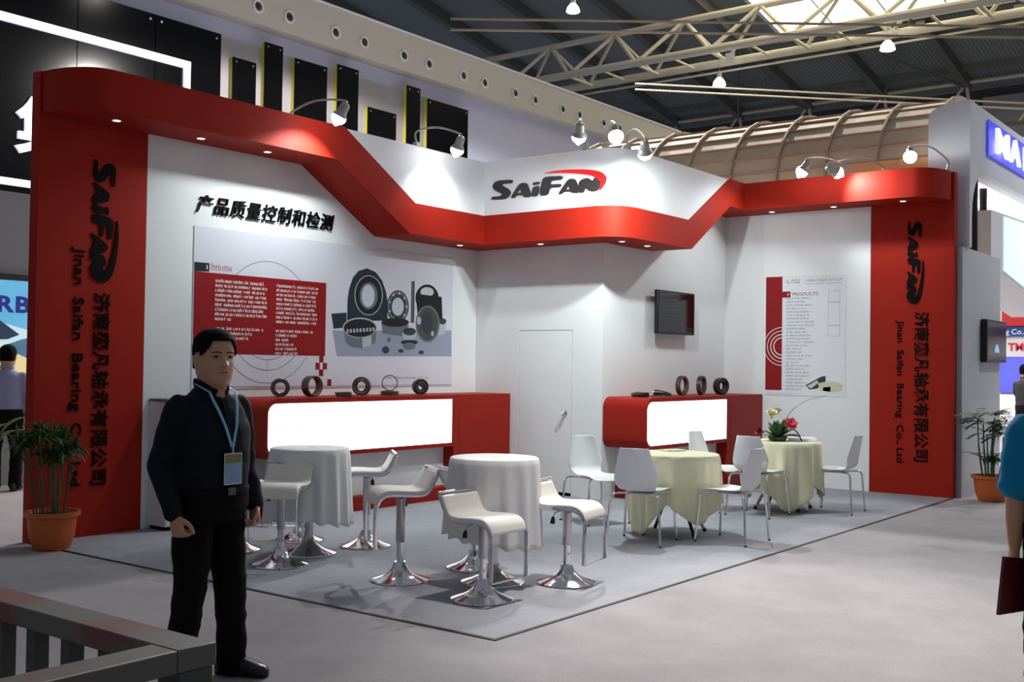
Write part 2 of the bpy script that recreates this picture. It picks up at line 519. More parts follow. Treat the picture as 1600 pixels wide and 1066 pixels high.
PIC = [('refl', [(3.364,1.881),(5.331,1.945),(5.338,1.629),(3.434,1.603)]),('navy', [(3.578,1.994),(3.577,2.042),(3.581,2.231),(3.603,2.35),(3.657,2.472),(3.738,2.55),(3.871,2.59),(4.009,2.558),(4.115,2.468),(4.179,2.35),(4.208,2.241),(4.213,2.019)]),('navy', [(3.344,2.061),(3.568,2.082),(3.572,1.923),(3.38,1.899)]),('lite', [(4.131,2.304),(4.121,2.233),(4.09,2.167),(4.041,2.114),(3.978,2.079),(3.909,2.065),(3.84,2.073),(3.777,2.102),(3.728,2.149),(3.695,2.21),(3.683,2.278),(3.692,2.347),(3.722,2.411),(3.769,2.464),(3.83,2.5),(3.899,2.516),(3.968,2.51),(4.032,2.482),(4.084,2.435),(4.118,2.374)]),('black', [(4.117,2.303),(4.108,2.235),(4.079,2.172),(4.032,2.122),(3.974,2.088),(3.909,2.075),(3.844,2.083),(3.785,2.11),(3.738,2.156),(3.708,2.213),(3.696,2.279),(3.705,2.345),(3.733,2.406),(3.777,2.457),(3.834,2.491),(3.899,2.506),(3.964,2.5),(4.024,2.474),(4.073,2.429),(4.105,2.37)]),('steel', [(4.049,2.293),(4.043,2.246),(4.024,2.202),(3.992,2.167),(3.952,2.144),(3.907,2.134),(3.863,2.139),(3.822,2.159),(3.79,2.19),(3.769,2.231),(3.761,2.276),(3.767,2.323),(3.786,2.366),(3.817,2.401),(3.856,2.425),(3.9,2.435),(3.945,2.431),(3.986,2.412),(4.019,2.381),(4.041,2.34)]),('pale', [(3.998,2.29),(3.994,2.25),(3.98,2.214),(3.958,2.185),(3.93,2.165),(3.898,2.158),(3.867,2.162),(3.838,2.179),(3.815,2.206),(3.8,2.24),(3.794,2.278),(3.798,2.317),(3.812,2.353),(3.834,2.383),(3.861,2.402),(3.893,2.411),(3.924,2.406),(3.953,2.39),(3.976,2.364),(3.992,2.329)]),('dark', [(4.565,2.197),(4.557,2.137),(4.532,2.083),(4.491,2.039),(4.44,2.01),(4.383,1.999),(4.326,2.006),(4.275,2.03),(4.234,2.07),(4.207,2.121),(4.197,2.179),(4.205,2.237),(4.229,2.29),(4.268,2.334),(4.318,2.364),(4.375,2.376),(4.432,2.371),(4.484,2.347),(4.526,2.307),(4.554,2.255)]),('steel', [(4.546,2.196),(4.539,2.141),(4.517,2.091),(4.48,2.051),(4.434,2.024),(4.383,2.014),(4.332,2.02),(4.285,2.043),(4.248,2.08),(4.224,2.127),(4.215,2.179),(4.221,2.233),(4.244,2.282),(4.279,2.323),(4.324,2.35),(4.375,2.361),(4.426,2.356),(4.474,2.334),(4.512,2.297),(4.537,2.25)]),('dark', [(4.521,2.195),(4.515,2.149),(4.495,2.106),(4.465,2.072),(4.426,2.05),(4.382,2.041),(4.339,2.046),(4.299,2.065),(4.268,2.096),(4.247,2.136),(4.24,2.181),(4.245,2.226),(4.264,2.267),(4.294,2.301),(4.332,2.324),(4.375,2.334),(4.419,2.329),(4.459,2.311),(4.491,2.28),(4.513,2.24)]),('pale', [(4.48,2.193),(4.476,2.159),(4.462,2.129),(4.44,2.105),(4.412,2.088),(4.381,2.082),(4.35,2.086),(4.322,2.099),(4.299,2.122),(4.284,2.15),(4.279,2.183),(4.283,2.215),(4.296,2.245),(4.318,2.27),(4.345,2.286),(4.376,2.293),(4.408,2.29),(4.436,2.276),(4.459,2.254),(4.475,2.225)]),('lite', [(4.55,2.196),(4.539,2.18),(4.517,2.179),(4.506,2.194),(4.517,2.21),(4.539,2.211)]),('lite', [(4.517,2.094),(4.507,2.078),(4.485,2.077),(4.473,2.092),(4.484,2.107),(4.506,2.108)]),('lite', [(4.43,2.037),(4.419,2.021),(4.398,2.02),(4.386,2.035),(4.397,2.05),(4.419,2.051)]),('lite', [(4.33,2.051),(4.319,2.035),(4.298,2.035),(4.287,2.049),(4.297,2.065),(4.319,2.065)]),('lite', [(4.264,2.129),(4.253,2.114),(4.232,2.113),(4.221,2.127),(4.231,2.142),(4.253,2.143)]),('lite', [(4.261,2.234),(4.251,2.219),(4.23,2.218),(4.219,2.232),(4.229,2.248),(4.25,2.249)]),('lite', [(4.324,2.319),(4.313,2.303),(4.292,2.302),(4.281,2.316),(4.291,2.332),(4.313,2.333)]),('lite', [(4.423,2.343),(4.412,2.327),(4.391,2.326),(4.379,2.341),(4.39,2.356),(4.412,2.358)]),('lite', [(4.513,2.295),(4.502,2.279),(4.48,2.278),(4.469,2.292),(4.479,2.308),(4.501,2.309)]),('dark', [(4.601,2.495),(4.656,2.499),(4.658,2.012),(4.602,2.009)]),('steel', [(4.615,2.496),(4.634,2.497),(4.634,2.011),(4.619,2.01)]),('black', [(5.088,2.327),(5.079,2.275),(5.05,2.228),(5.004,2.19),(4.946,2.164),(4.882,2.153),(4.818,2.158),(4.761,2.178),(4.715,2.212),(4.685,2.255),(4.674,2.303),(4.683,2.353),(4.71,2.4),(4.755,2.438),(4.811,2.464),(4.875,2.476),(4.939,2.473),(4.998,2.453),(5.046,2.42),(5.077,2.376)]),('pale', [(4.997,2.393),(4.991,2.374),(4.974,2.356),(4.948,2.342),(4.915,2.331),(4.878,2.326),(4.841,2.327),(4.808,2.334),(4.782,2.345),(4.765,2.36),(4.759,2.378),(4.764,2.397),(4.78,2.414),(4.806,2.429),(4.839,2.439),(4.875,2.444),(4.912,2.444),(4.946,2.437),(4.973,2.426),(4.99,2.41)]),('black', [(4.678,2.354),(5.141,2.343),(5.164,2.057),(4.722,2.09)]),('lite', [(5.079,2.028),(5.228,2.033),(5.221,1.902),(5.083,1.878)]),('dark', [(5.233,2.053),(5.23,2.042),(5.219,2.031),(5.203,2.022),(5.182,2.016),(5.159,2.014),(5.135,2.014),(5.114,2.019),(5.098,2.026),(5.087,2.036),(5.083,2.047),(5.086,2.058),(5.097,2.069),(5.113,2.078),(5.134,2.084),(5.157,2.087),(5.18,2.086),(5.201,2.081),(5.218,2.074),(5.229,2.064)]),('steel', [(4.109,1.991),(4.575,1.983),(4.468,1.848),(4.138,1.87)]),('black', [(4.571,2.015),(4.56,1.998),(4.527,1.982),(4.475,1.968),(4.41,1.959),(4.339,1.954),(4.269,1.954),(4.205,1.959),(4.155,1.968),(4.123,1.982),(4.112,1.997),(4.122,2.013),(4.154,2.029),(4.203,2.042),(4.266,2.052),(4.337,2.058),(4.408,2.058),(4.473,2.053),(4.525,2.044),(4.559,2.03)]),('steel', [(5.113,2.016),(5.104,1.946),(5.074,1.883),(5.027,1.833),(4.967,1.8),(4.9,1.787),(4.834,1.796),(4.774,1.826),(4.726,1.873),(4.695,1.933),(4.683,2.0),(4.692,2.068),(4.72,2.13),(4.766,2.18),(4.824,2.214),(4.89,2.228),(4.957,2.221),(5.018,2.192),(5.068,2.145),(5.101,2.084)]),('olive', [(5.085,2.015),(5.077,1.952),(5.051,1.896),(5.01,1.85),(4.958,1.82),(4.9,1.809),(4.841,1.817),(4.789,1.844),(4.747,1.886),(4.719,1.94),(4.709,2.001),(4.717,2.062),(4.742,2.118),(4.782,2.163),(4.833,2.194),(4.891,2.206),(4.949,2.2),(5.003,2.174),(5.046,2.131),(5.075,2.076)]),('dark', [(4.991,2.024),(4.987,1.982),(4.973,1.944),(4.95,1.913),(4.921,1.893),(4.888,1.886),(4.856,1.891),(4.826,1.909),(4.802,1.938),(4.786,1.975),(4.78,2.016),(4.785,2.058),(4.798,2.096),(4.821,2.126),(4.85,2.147),(4.882,2.155),(4.915,2.15),(4.945,2.132),(4.969,2.103),(4.985,2.066)]),('lite', [(4.78,2.042),(4.77,2.005),(4.743,1.989),(4.716,2.003),(4.704,2.039),(4.715,2.075),(4.741,2.091),(4.768,2.077)]),('lite', [(5.012,1.896),(5.004,1.873),(4.985,1.863),(4.966,1.872),(4.957,1.894),(4.965,1.917),(4.984,1.927),(5.003,1.918)]),('steel', [(3.515,1.921),(4.04,1.952),(4.018,1.769),(3.942,1.725),(3.808,1.704),(3.658,1.713),(3.567,1.758)]),('lite', [(3.813,1.818),(3.957,1.84),(3.959,1.731),(3.816,1.704)]),('lite', [(4.044,1.934),(4.031,1.898),(3.993,1.865),(3.933,1.838),(3.858,1.82),(3.775,1.812),(3.693,1.815),(3.619,1.829),(3.561,1.852),(3.524,1.882),(3.51,1.915),(3.522,1.95),(3.558,1.982),(3.615,2.009),(3.688,2.028),(3.77,2.037),(3.853,2.035),(3.929,2.022),(3.99,1.999),(4.03,1.968)]),('black', [(4.027,1.929),(4.015,1.898),(3.979,1.868),(3.923,1.844),(3.852,1.828),(3.775,1.82),(3.698,1.823),(3.629,1.835),(3.574,1.856),(3.539,1.882),(3.527,1.912),(3.538,1.943),(3.572,1.972),(3.625,1.996),(3.694,2.013),(3.77,2.021),(3.848,2.019),(3.919,2.008),(3.976,1.987),(4.013,1.96)]),('lite', [(3.572,1.9),(3.601,1.903),(3.602,1.863),(3.573,1.86)]),('lite', [(3.621,1.904),(3.65,1.907),(3.651,1.867),(3.622,1.864)]),('lite', [(3.67,1.908),(3.7,1.911),(3.701,1.871),(3.671,1.867)]),('lite', [(3.72,1.912),(3.749,1.915),(3.75,1.875),(3.721,1.871)]),('lite', [(3.769,1.916),(3.799,1.919),(3.8,1.879),(3.77,1.875)]),('lite', [(3.819,1.92),(3.85,1.923),(3.851,1.883),(3.82,1.879)]),('lite', [(3.87,1.924),(3.9,1.928),(3.901,1.887),(3.871,1.883)]),('lite', [(3.921,1.928),(3.951,1.932),(3.952,1.891),(3.922,1.887)]),('lite', [(3.972,1.932),(4.003,1.936),(4.003,1.895),(3.973,1.891)]),('lite', [(4.701,1.88),(4.695,1.856),(4.678,1.835),(4.651,1.817),(4.617,1.806),(4.579,1.801),(4.542,1.804),(4.508,1.814),(4.481,1.83),(4.463,1.85),(4.457,1.873),(4.462,1.896),(4.479,1.918),(4.505,1.935),(4.539,1.947),(4.576,1.952),(4.614,1.949),(4.648,1.94),(4.676,1.924),(4.694,1.903)]),('dark', [(4.689,1.911),(4.683,1.897),(4.668,1.884),(4.643,1.873),(4.612,1.866),(4.578,1.863),(4.544,1.864),(4.513,1.869),(4.488,1.879),(4.473,1.891),(4.467,1.904),(4.472,1.918),(4.487,1.932),(4.511,1.942),(4.542,1.95),(4.576,1.953),(4.61,1.952),(4.642,1.947),(4.667,1.937),(4.683,1.925)]),('black', [(4.729,1.786),(4.722,1.777),(4.701,1.769),(4.668,1.762),(4.626,1.757),(4.581,1.755),(4.535,1.755),(4.494,1.758),(4.462,1.763),(4.441,1.77),(4.433,1.779),(4.44,1.787),(4.461,1.796),(4.493,1.802),(4.534,1.807),(4.579,1.81),(4.625,1.81),(4.667,1.807),(4.7,1.801),(4.721,1.794)]),('steel', [(4.689,1.741),(4.684,1.727),(4.669,1.715),(4.645,1.705),(4.615,1.698),(4.582,1.696),(4.549,1.697),(4.519,1.702),(4.495,1.711),(4.48,1.723),(4.474,1.736),(4.479,1.749),(4.494,1.761),(4.517,1.771),(4.547,1.778),(4.58,1.781),(4.613,1.78),(4.643,1.774),(4.667,1.765),(4.683,1.754)]),('dark', [(4.246,1.688),(4.235,1.663),(4.205,1.648),(4.168,1.647),(4.138,1.662),(4.126,1.686),(4.137,1.711),(4.166,1.726),(4.203,1.727),(4.233,1.712)]),('dark', [(4.487,1.68),(4.473,1.664),(4.44,1.657),(4.406,1.663),(4.392,1.678),(4.406,1.694),(4.439,1.702),(4.472,1.696)]),('dark', [(4.834,1.669),(4.821,1.653),(4.789,1.646),(4.757,1.652),(4.743,1.668),(4.756,1.684),(4.788,1.692),(4.82,1.686)]),('steel', [(4.268,1.806),(4.259,1.784),(4.236,1.775),(4.214,1.783),(4.204,1.804),(4.213,1.825),(4.235,1.834),(4.258,1.826)])]

# ================================================================ the booth shell
A_, B_, C_, D_, P_ = 8.915, 4.91, 3.10, 1.88, 0.544
UC, VD = A_ - C_, B_ - D_            # closet corner
HS, HT, LS, LT, WT = 3.60, 3.947, 2.958, 3.30, 3.935
CZ = 0.004                            # booth carpet thickness


def onW1(s, z, d):
    return (s, B_ - d, z)


def onW2(s, z, d):
    return (A_ - d, s, z)


def onDW(s, z, d):
    return (UC - d, s, z)


def onTV(s, z, d):
    return (s, VD - d, z)


fl = MB().add([(-14, -26, 0), (64, -26, 0), (64, 24, 0), (-14, 24, 0)], [(0, 1, 2, 3)])
struct(fl.build('floor', M_carpetA), 'grey carpeted floor of the exhibition hall')
bc = MB().box((0, 0, 0), (A_ + 0.1, B_ + 0.1, CZ)).build('floor_booth', M_carpetB)
struct(bc, 'grey carpet laid inside the red and white booth')
t1 = MB().box((-0.014, -0.014, CZ), (0.014, B_ - 0.0, CZ + 0.002)).build('trim_1', M_tape)
struct(t1, 'dark carpet edge running to the left red pillar')
t2 = MB().box((0.014, -0.012, CZ), (7.3, 0.012, CZ + 0.002)).build('trim_2', M_tape)
struct(t2, 'dark carpet edge running to the right red pillar')
t3 = MB().box((7.3, -0.014, CZ), (8.9, 0.014, CZ + 0.002)).build('trim_3', mat('tape_red', (110, 10, 22), 0.5))
struct(t3, 'dark red end of the carpet edge by the right pillar')

W1_0 = 1.049
wl = MB().box((W1_0, B_, 0), (UC, B_ + 0.12, 3.95)).build('wall_left', M_white)
struct(wl, 'white left booth wall carrying the heading and the bearing poster')
# door wall with the doorway cut as three panels
DL, DR, DH = 4.2249, 3.4536, 1.9506
wbk = MB()
wbk.box((UC, DL + 0.006, 0), (UC + 0.08, B_, 3.95)).box((UC, VD, 0), (UC + 0.08, DR - 0.006, 3.95)).box((UC, DR - 0.006, DH + 0.006), (UC + 0.08, DL + 0.006, 3.95))
wb = wbk.build('wall_back', M_white, smooth=False)
struct(wb, 'white closet wall with the flush door')
wi = MB().box((UC + 0.08, VD, 0), (A_, VD + 0.08, 3.95)).build('wall_inner', M_white)
struct(wi, 'white closet side wall carrying the black television')
wr = MB().box((A_, 1.015, 0), (A_ + 0.12, VD + 0.08, 3.95)).build('wall_right', M_white)
struct(wr, 'white right booth wall carrying the product poster')
pn = MB().box((A_ - 0.012, 1.016, 0.0), (A_, 2.456, 3.56)).build('raised_panel', M_white2, wr)

dr = MB().box((UC + 0.004, DR, 0.045), (UC + 0.04, DL, DH)).build('door_1', M_white)
struct(dr, 'flush white closet door with a round metal knob')
kb = MB()
kb.tube([(UC + 0.004, DR + 0.085, 0.98), (UC - 0.012, DR + 0.085, 0.98)], 0.028, 16)
kb.tube([(UC - 0.012, DR + 0.085, 0.98), (UC - 0.04, DR + 0.085, 0.98), (UC - 0.045, DR + 0.085, 0.98), (UC - 0.065, DR + 0.085, 0.98), (UC - 0.075, DR + 0.085, 0.98)],
        [0.012, 0.014, 0.026, 0.027, 0.018], 16)
kb.build('door_knob', M_steel, dr)
MB().box((UC + 0.05, DR - 0.02, 0.0), (UC + 0.07, DL + 0.02, DH + 0.02)).build('door_gap', M_black, dr)


# ---------------------------------------------------------------- red pillars with lettering
def put_letters(body, origin, right, up, size, material, parent, bold=0.0, depth=0.02, total=None, shear=0.0, name='letter', gap=1.0):
    """each visible character becomes one raised letter; `total` stretches the advances to that length"""
    right, up = Vector(right), Vector(up)
    ref = text_xmax('I')
    adv = [text_xmax(body[:i] + 'I') - ref if i else 0.0 for i in range(len(body) + 1)]
    k = 1.0
    if total:
        k = total / (adv[-1] * size)
    for i, ch in enumerate(body):
        if ch == ' ':
            continue
        put_text(name, ch, Vector(origin) + right * (adv[i] * size * k), right, up, size, material, parent, bold, depth, shear, sx=min(k, 1.25))


pl = thing('sign_pillar', 'red sign pillar at the left end of the booth, rear of the potted grass', 'pillar', (0.5, B_ + 0.06, 0))
MB().box((0.0, B_ - 0.002, 0), (W1_0, B_ + 0.12, 3.95)).build('panel', M_red, pl, bevel=0.004)
put_logo(pl, (0.515, B_ - 0.002, 3.285), (0, 0, -1), (1, 0, 0), 0.665, 0.012, M_black, M_black, 1.45)
put_letters('济南赛凡轴承有限公司', (0.552, B_ - 0.002, 2.125), (0, 0, -1), (1, 0, 0), 0.168, M_black, pl, 0.012, 0.012, total=1.70)
put_letters('Jinan  Saifan  Bearing  Co., Ltd', (0.345, B_ - 0.002, 2.49), (0, 0, -1), (1, 0, 0), 0.135, M_black, pl, 0.006, 0.012, total=2.05)

pr = thing('sign_pillar', 'red sign pillar at the right end of the booth, next to the grey screen wall', 'pillar', (A_ + 0.06, 0.5, 0))
MB().box((A_ - 0.002, 0.0, 0), (A_ + 0.12, 1.015, 3.95)).build('panel', M_red, pr, bevel=0.004)
put_logo(pr, (A_ - 0.002, 0.545, 3.385), (0, 0, -1), (0, -1, 0), 0.64, 0.012, M_black, M_black, 1.15)
put_letters('济南赛凡轴承有限公司', (A_ - 0.002, 0.448, 2.26), (0, 0, -1), (0, -1, 0), 0.185, M_black, pr, 0.012, 0.012, total=1.86)
put_letters('Jinan  Saifan  Bearing  Co., Ltd', (A_ - 0.002, 0.675, 2.145), (0, 0, -1), (0, -1, 0), 0.115, M_black, pr, 0.004, 0.012, total=1.76)

# raised heading on the left wall
for i, ch in enumerate('产品质量控制和检测'):
    put_text('letter', ch, (1.575 + i * 0.1965, B_ - 0.001, 2.965), (1, 0, 0), (0, 0, 1), 0.188,
             M_black, wl, 0.004, 0.022, 0.22)


# ---------------------------------------------------------------- stepped red fascia with white band
def lerp_tab(x, tab):
    if x <= tab[0][0]:
        return tab[0][1]
    for (x0, y0), (x1, y1) in zip(tab, tab[1:]):
        if x <= x1:
            return y0 + (y1 - y0) * (x - x0) / (x1 - x0)
    return tab[-1][1]


ZB1 = [(2.882, HS), (3.985, LS)]
ZT1 = [(2.985, HT), (4.067, LT)]
ZB2 = [(6.921, LS), (7.94, HS)]
ZT2 = [(6.837, LT), (7.90, HT)]
FU, FV1, FV2, FU2 = UC - P_, B_ - P_, VD - P_, A_ - P_
st = []                               # front xy, back xy, z bottom, z top
for i in range(13):
    t = PI / 2 * i / 12
    x, y = 0.32 - 0.30 * math.cos(t), B_ - P_ * math.sin(t)
    st.append(((x, y), (x, B_ - 0.003), HS, HT))
for u in (1.2, 2.0, 2.882, 2.985, 3.2, 3.5, 3.8, 3.985, 4.067, 4.6):
    st.append(((u, FV1), (u, B_ - 0.003), lerp_tab(u, ZB1), lerp_tab(u, ZT1)))
st.append(((FU, FV1), (UC - 0.003, B_ - 0.003), LS, LT))
for v in (4.0, 3.4, 3.0):
    st.append(((FU, v), (UC - 0.003, v if v > VD else VD), LS, LT))
RC = 0.34
for i in range(9):
    t = PI / 2 * i / 8
    st.append(((FU + RC - RC * math.cos(t), FV2 + RC - RC * math.sin(t)), (UC - 0.003, VD - 0.003), LS, LT))
for u in (6.2, 6.837, 6.921, 7.2, 7.5, 7.90, 7.94, 8.1):
    st.append(((u, FV2), (u, VD - 0.003), lerp_tab(u, ZB2), lerp_tab(u, ZT2)))
st.append(((FU2, FV2), (A_ - 0.003, VD - 0.003), HS, HT))
for v in (2.0, 1.4, 0.8):
    st.append(((FU2, v), (A_ - 0.003, v), HS, HT))
for i in range(11):
    t = PI / 2 * i / 10
    x, y = A_ - P_ * math.cos(t), 0.34 - 0.31 * math.sin(t)
    st.append(((x, y), (A_ - 0.003, y), HS, HT))

fas = thing('fascia', 'stepped red fascia with white logo band running along the top of the booth', 'fascia', (4.5, 4.6, 2.958))
mb = MB()
for i, (f, b, zb, zt) in enumerate(st):
    mb.v += [(f[0], f[1], zb), (f[0], f[1], zt), (b[0], b[1], zb), (b[0], b[1], zt)]
    if i:
        k = 4 * i
        mb.f += [(k - 4, k, k + 1, k - 3), (k - 2, k + 2, k, k - 4), (k - 3, k + 1, k + 3, k - 1), (k - 1, k + 3, k + 2, k - 2)]
mb.build('red_ribbon', M_red, fas, ang=30)
# white band that fills above the lowered ribbon
wbnd = [s for s in st if not (s[0][0] < 2.98 and s[0][1] > 4.3) and not (s[0][0] > 7.93)]
pts = [(s[0], min(s[3], WT - 0.001)) for s in wbnd]
mb = MB()
n = len(pts)
for i, (f, zb) in enumerate(pts):
    f0 = Vector(pts[max(i - 1, 0)][0])
    f1 = Vector(pts[min(i + 1, n - 1)][0])
    t = (f1 - f0).normalized()
    nrm = Vector((-t.y, t.x))            # towards the walls
    a = Vector(f) + nrm * 0.006
    b = Vector(f) + nrm * 0.06
    mb.v += [(a.x, a.y, zb - 0.01), (a.x, a.y, WT), (b.x, b.y, zb - 0.01), (b.x, b.y, WT)]
    if i:
        k = 4 * i
        mb.f += [(k - 4, k, k + 1, k - 3), (k - 3, k + 1, k + 3, k - 1), (k - 1, k + 3, k + 2, k - 2)]
wband = mb.build('white_band', M_white2, fas, ang=30)
put_logo(fas, (FU + 0.006, 4.267, 3.485), (0, -1, 0), (0, 0, 1), 1.0, 0.012, M_logo, M_logored)
for (x, y, z) in [(0.55, 4.64, HS), (1.44, 4.66, HS), (2.22, 4.65, HS), (5.17, 4.65, LS), (5.54, 3.73, LS), (5.79, 2.77, LS),
                  (6.34, 2.76, LS), (8.70, 2.26, HS), (8.67, 1.41, HS), (8.64, 0.53, HS)]:
    d = MB().lathe([(0.034, 0), (0.034, -0.004)], (x, y, z), 20).build('downlight', M_dl, fas)
    MB().lathe([(0.034, 0.0), (0.034, -0.006), (0.046, -0.006), (0.048, 0.0)], (x, y, z - 0.0005), 20, caps=False).build('rim', M_lamp, d)


# ---------------------------------------------------------------- counters
def rounded_left(s0, s1, z0, z1, r, n=8):
    p = [(s1, z0), (s1, z1)]
    for i in range(n + 1):
        t = PI / 2 + PI / 2 * i / n
        p.append((s0 + r + r * math.cos(t), z1 - r + r * math.sin(t)))
    for i in range(n + 1):
        t = PI + PI / 2 * i / n
        p.append((s0 + r + r * math.cos(t), z0 + r + r * math.sin(t)))
    return p


def counter(label, uL, uB, uR, vw, dep):
    c = thing('display_counter', label, 'counter', ((uL + uR) / 2, vw - dep / 2, CZ))
    fn = lambda s, z, d: (s, vw - d, z)
    MB().prism(rounded_left(uL, uB, 0.60, 1.185, 0.13), fn, 0.004, dep).build('box', M_redlac, c, ang=25)
    lp = MB().prism(rounded_left(uL + 0.018, uB - 0.05, 0.645, 1.137, 0.10), fn, dep - 0.01, dep + 0.004).build('light_panel', M_litbox, c, ang=25)
    put_letters('Jinan Saifan Bearing Co., Ltd', (uL + 0.12, vw - dep - 0.0045, 0.86), (1, 0, 0), (0, 0, 1), 0.13,
                M_litbox2, lp, 0.0, 0.001, total=(uB - uL) - 0.3)
    MB().box((uB, vw - dep + 0.012, 0.0 + CZ), (uR, vw - 0.004, 1.187)).build('cabinet', M_redlac, c, bevel=0.004)
    MB().box((uB + 0.10, vw - dep + 0.0095, 0.2), (uR - 0.08, vw - dep + 0.012, 1.09)).build('cabinet_door', M_redlac, c)
    MB().box((uL + 0.28, vw - dep + 0.03, CZ), (uB, vw - 0.004, 0.148)).build('plinth', M_redlac, c, bevel=0.003)
    MB().box((uL + 0.30, vw - dep + 0.16, 0.148), (uB, vw - 0.004, 0.60)).build('lower_panel', M_white, c)
    return c


counter('red floating counter with long glowing front under the bearing poster', 2.0, 4.74, 5.80, B_, 0.58)
counter('red floating counter with short glowing front under the television', 5.835, 7.86, 8.895, VD, 0.58)


sc_ = thing('side_cabinet', 'low white cabinet behind the standing man, beside the left red pillar', 'cabinet', (1.53, 4.77, CZ))
MB().box((1.12, 4.645, 0.04), (1.95, B_ - 0.004, 1.165)).build('body', M_white, sc_, bevel=0.004)
MB().box((1.11, 4.635, 1.165), (1.96, B_ - 0.004, 1.19)).build('top', mat('cabinet_top', (120, 120, 122), 0.5), sc_, bevel=0.004)
MB().box((1.15, 4.67, CZ), (1.93, B_ - 0.004, 0.04)).build('plinth', M_black, sc_)
for u0, u1 in ((1.135, 1.53), (1.54, 1.935)):
    d_ = MB().box((u0, 4.638, 0.06), (u1, 4.645, 1.15)).build('door', M_white2, sc_)
    MB().box((1.50 if u0 < 1.4 else 1.555, 4.622, 0.62), (1.515 if u0 < 1.4 else 1.57, 4.638, 0.74)).build('handle', M_steel, d_)


# ---------------------------------------------------------------- television on the inner wall
tv = thing('television', 'flat black television on the white closet side wall', 'television', (7.33, VD, 1.945))
MB().box((6.855, VD - 0.125, 1.945), (7.80, VD - 0.075, 2.48)).build('casing', M_blackpl, tv, bevel=0.006)
MB().box((6.875, VD - 0.127, 1.975), (7.78, VD - 0.124, 2.462)).build('screen', M_glass, tv)
MB().box((7.15, VD - 0.075, 2.08), (7.5, VD, 2.36)).build('wall_mount', M_blackpl, tv)


# ---------------------------------------------------------------- left poster (flat print on a thin board)
PC = {'refl': (150, 155, 176), 'navy': (34, 46, 58), 'lite': (176, 182, 190), 'black': (24, 27, 32), 'steel': (104, 112, 124),
      'pale': (196, 200, 210), 'dark': (52, 56, 64), 'olive': (70, 74, 66), 'red': (140, 10, 14), 'line': (92, 92, 100), 'tag': (30, 34, 46),
      'white': (236, 232, 232), 'grey': (150, 150, 158), 'rose': (176, 120, 126), 'yel': (200, 202, 170)}


def ink(k):
    return mat('ink_' + k, PC[k], 0.5, var=0.03, scale=5, spec=0.3)


po = thing('wall_poster', 'wide pale poster of bearings with a dark red text block', 'poster', (3.45, B_, 1.27))
MB().box((1.565, B_ - 0.008, 1.272), (5.35, B_ - 0.0005, 2.82)).build('board', mat('poster_paper', (210, 210, 220), 0.5, var=0.03, scale=1.5), po)
MB().box((1.572, B_ - 0.0095, 1.605), (3.263, B_ - 0.008, 2.385)).build('red_block', ink('red'), po, smooth=False)
for (s, z) in [(3.128, 1.46), (3.322 - 0.09, 1.46), (3.18, 1.535), (3.18, 1.39), (3.30, 1.285)]:
    MB().flat([(s, z), (s + 0.062, z), (s + 0.062, z + 0.072), (s, z + 0.072)], onW1, 0.009).build('red_square', ink('red'), po, smooth=False)
mb = MB().flat([(1.572, 2.385), (1.745, 2.395), (1.745, 2.475), (1.572, 2.475)], onW1, 0.0095).build('title_tag', ink('tag'), po, smooth=False)
mb = MB().ring(1.70, 2.435, 0.016, 0.026, onW1, 0.0105, -PI / 3, PI / 3, 12).build('title_mark', ink('white'), po, smooth=False)
mb = MB()
pseudo_line(mb, onW1, 1.77, 2.06, 2.41, 0.05, 0.009, random.Random(3), 0.05)
tag(mb.build('title_print', ink('rose'), po, smooth=False), kind='stuff')
for r, a0, a1 in ((0.60, 0.25, PI - 0.35), (0.395, PI, 2 * PI), (0.50, PI, 2 * PI), (0.63, PI * 0.98, 2 * PI)):
    MB().ring(2.48, 1.95, r - 0.003, r + 0.003, onW1, 0.0088, a0, a1, 64).build('circle_line', ink('line'), po, smooth=False)
MB().flat([(2.478, 1.45), (2.482, 1.45), (2.482, 1.56), (2.478, 1.56)], onW1, 0.0088).build('centre_line', ink('line'), po, smooth=False)
MB().flat([(1.575, 1.283), (5.34, 1.283), (5.34, 1.288), (1.575, 1.288)], onW1, 0.0088).build('base_line', ink('line'), po, smooth=False)
rnd = random.Random(11)
mb = MB()
for col, (s0, s1) in enumerate(((1.82, 2.46), (2.58, 3.18))):
    z = 2.30
    rows = [1.0] * 8 + [0.35, 0] + [1.0, 0.75, 0.65] if col == 0 else [0.95] * 9 + [0, 0.9, 0.5, 0.3, 0.42, 0.5, 0.5]
    for w in rows:
        if w:
            pseudo_line(mb, onW1, s0, s0 + (s1 - s0) * min(1, w + rnd.uniform(-.05, .04)), z, 0.024, 0.0098, rnd, 0.0225)
        z -= 0.046
tag(mb.build('text_lines', ink('white'), po, smooth=False), kind='stuff')
for i, (k, pg) in enumerate(PIC):
    MB().flat(pg, onW1, 0.0086 + i * 0.00008).build('printed_shape', ink(k), po, smooth=False)
mb = MB()
pseudo_line(mb, onW1, 4.2, 4.95, 1.36, 0.02, 0.009, rnd, 0.02)
tag(mb.build('caption_print', ink('grey'), po, smooth=False), kind='stuff')

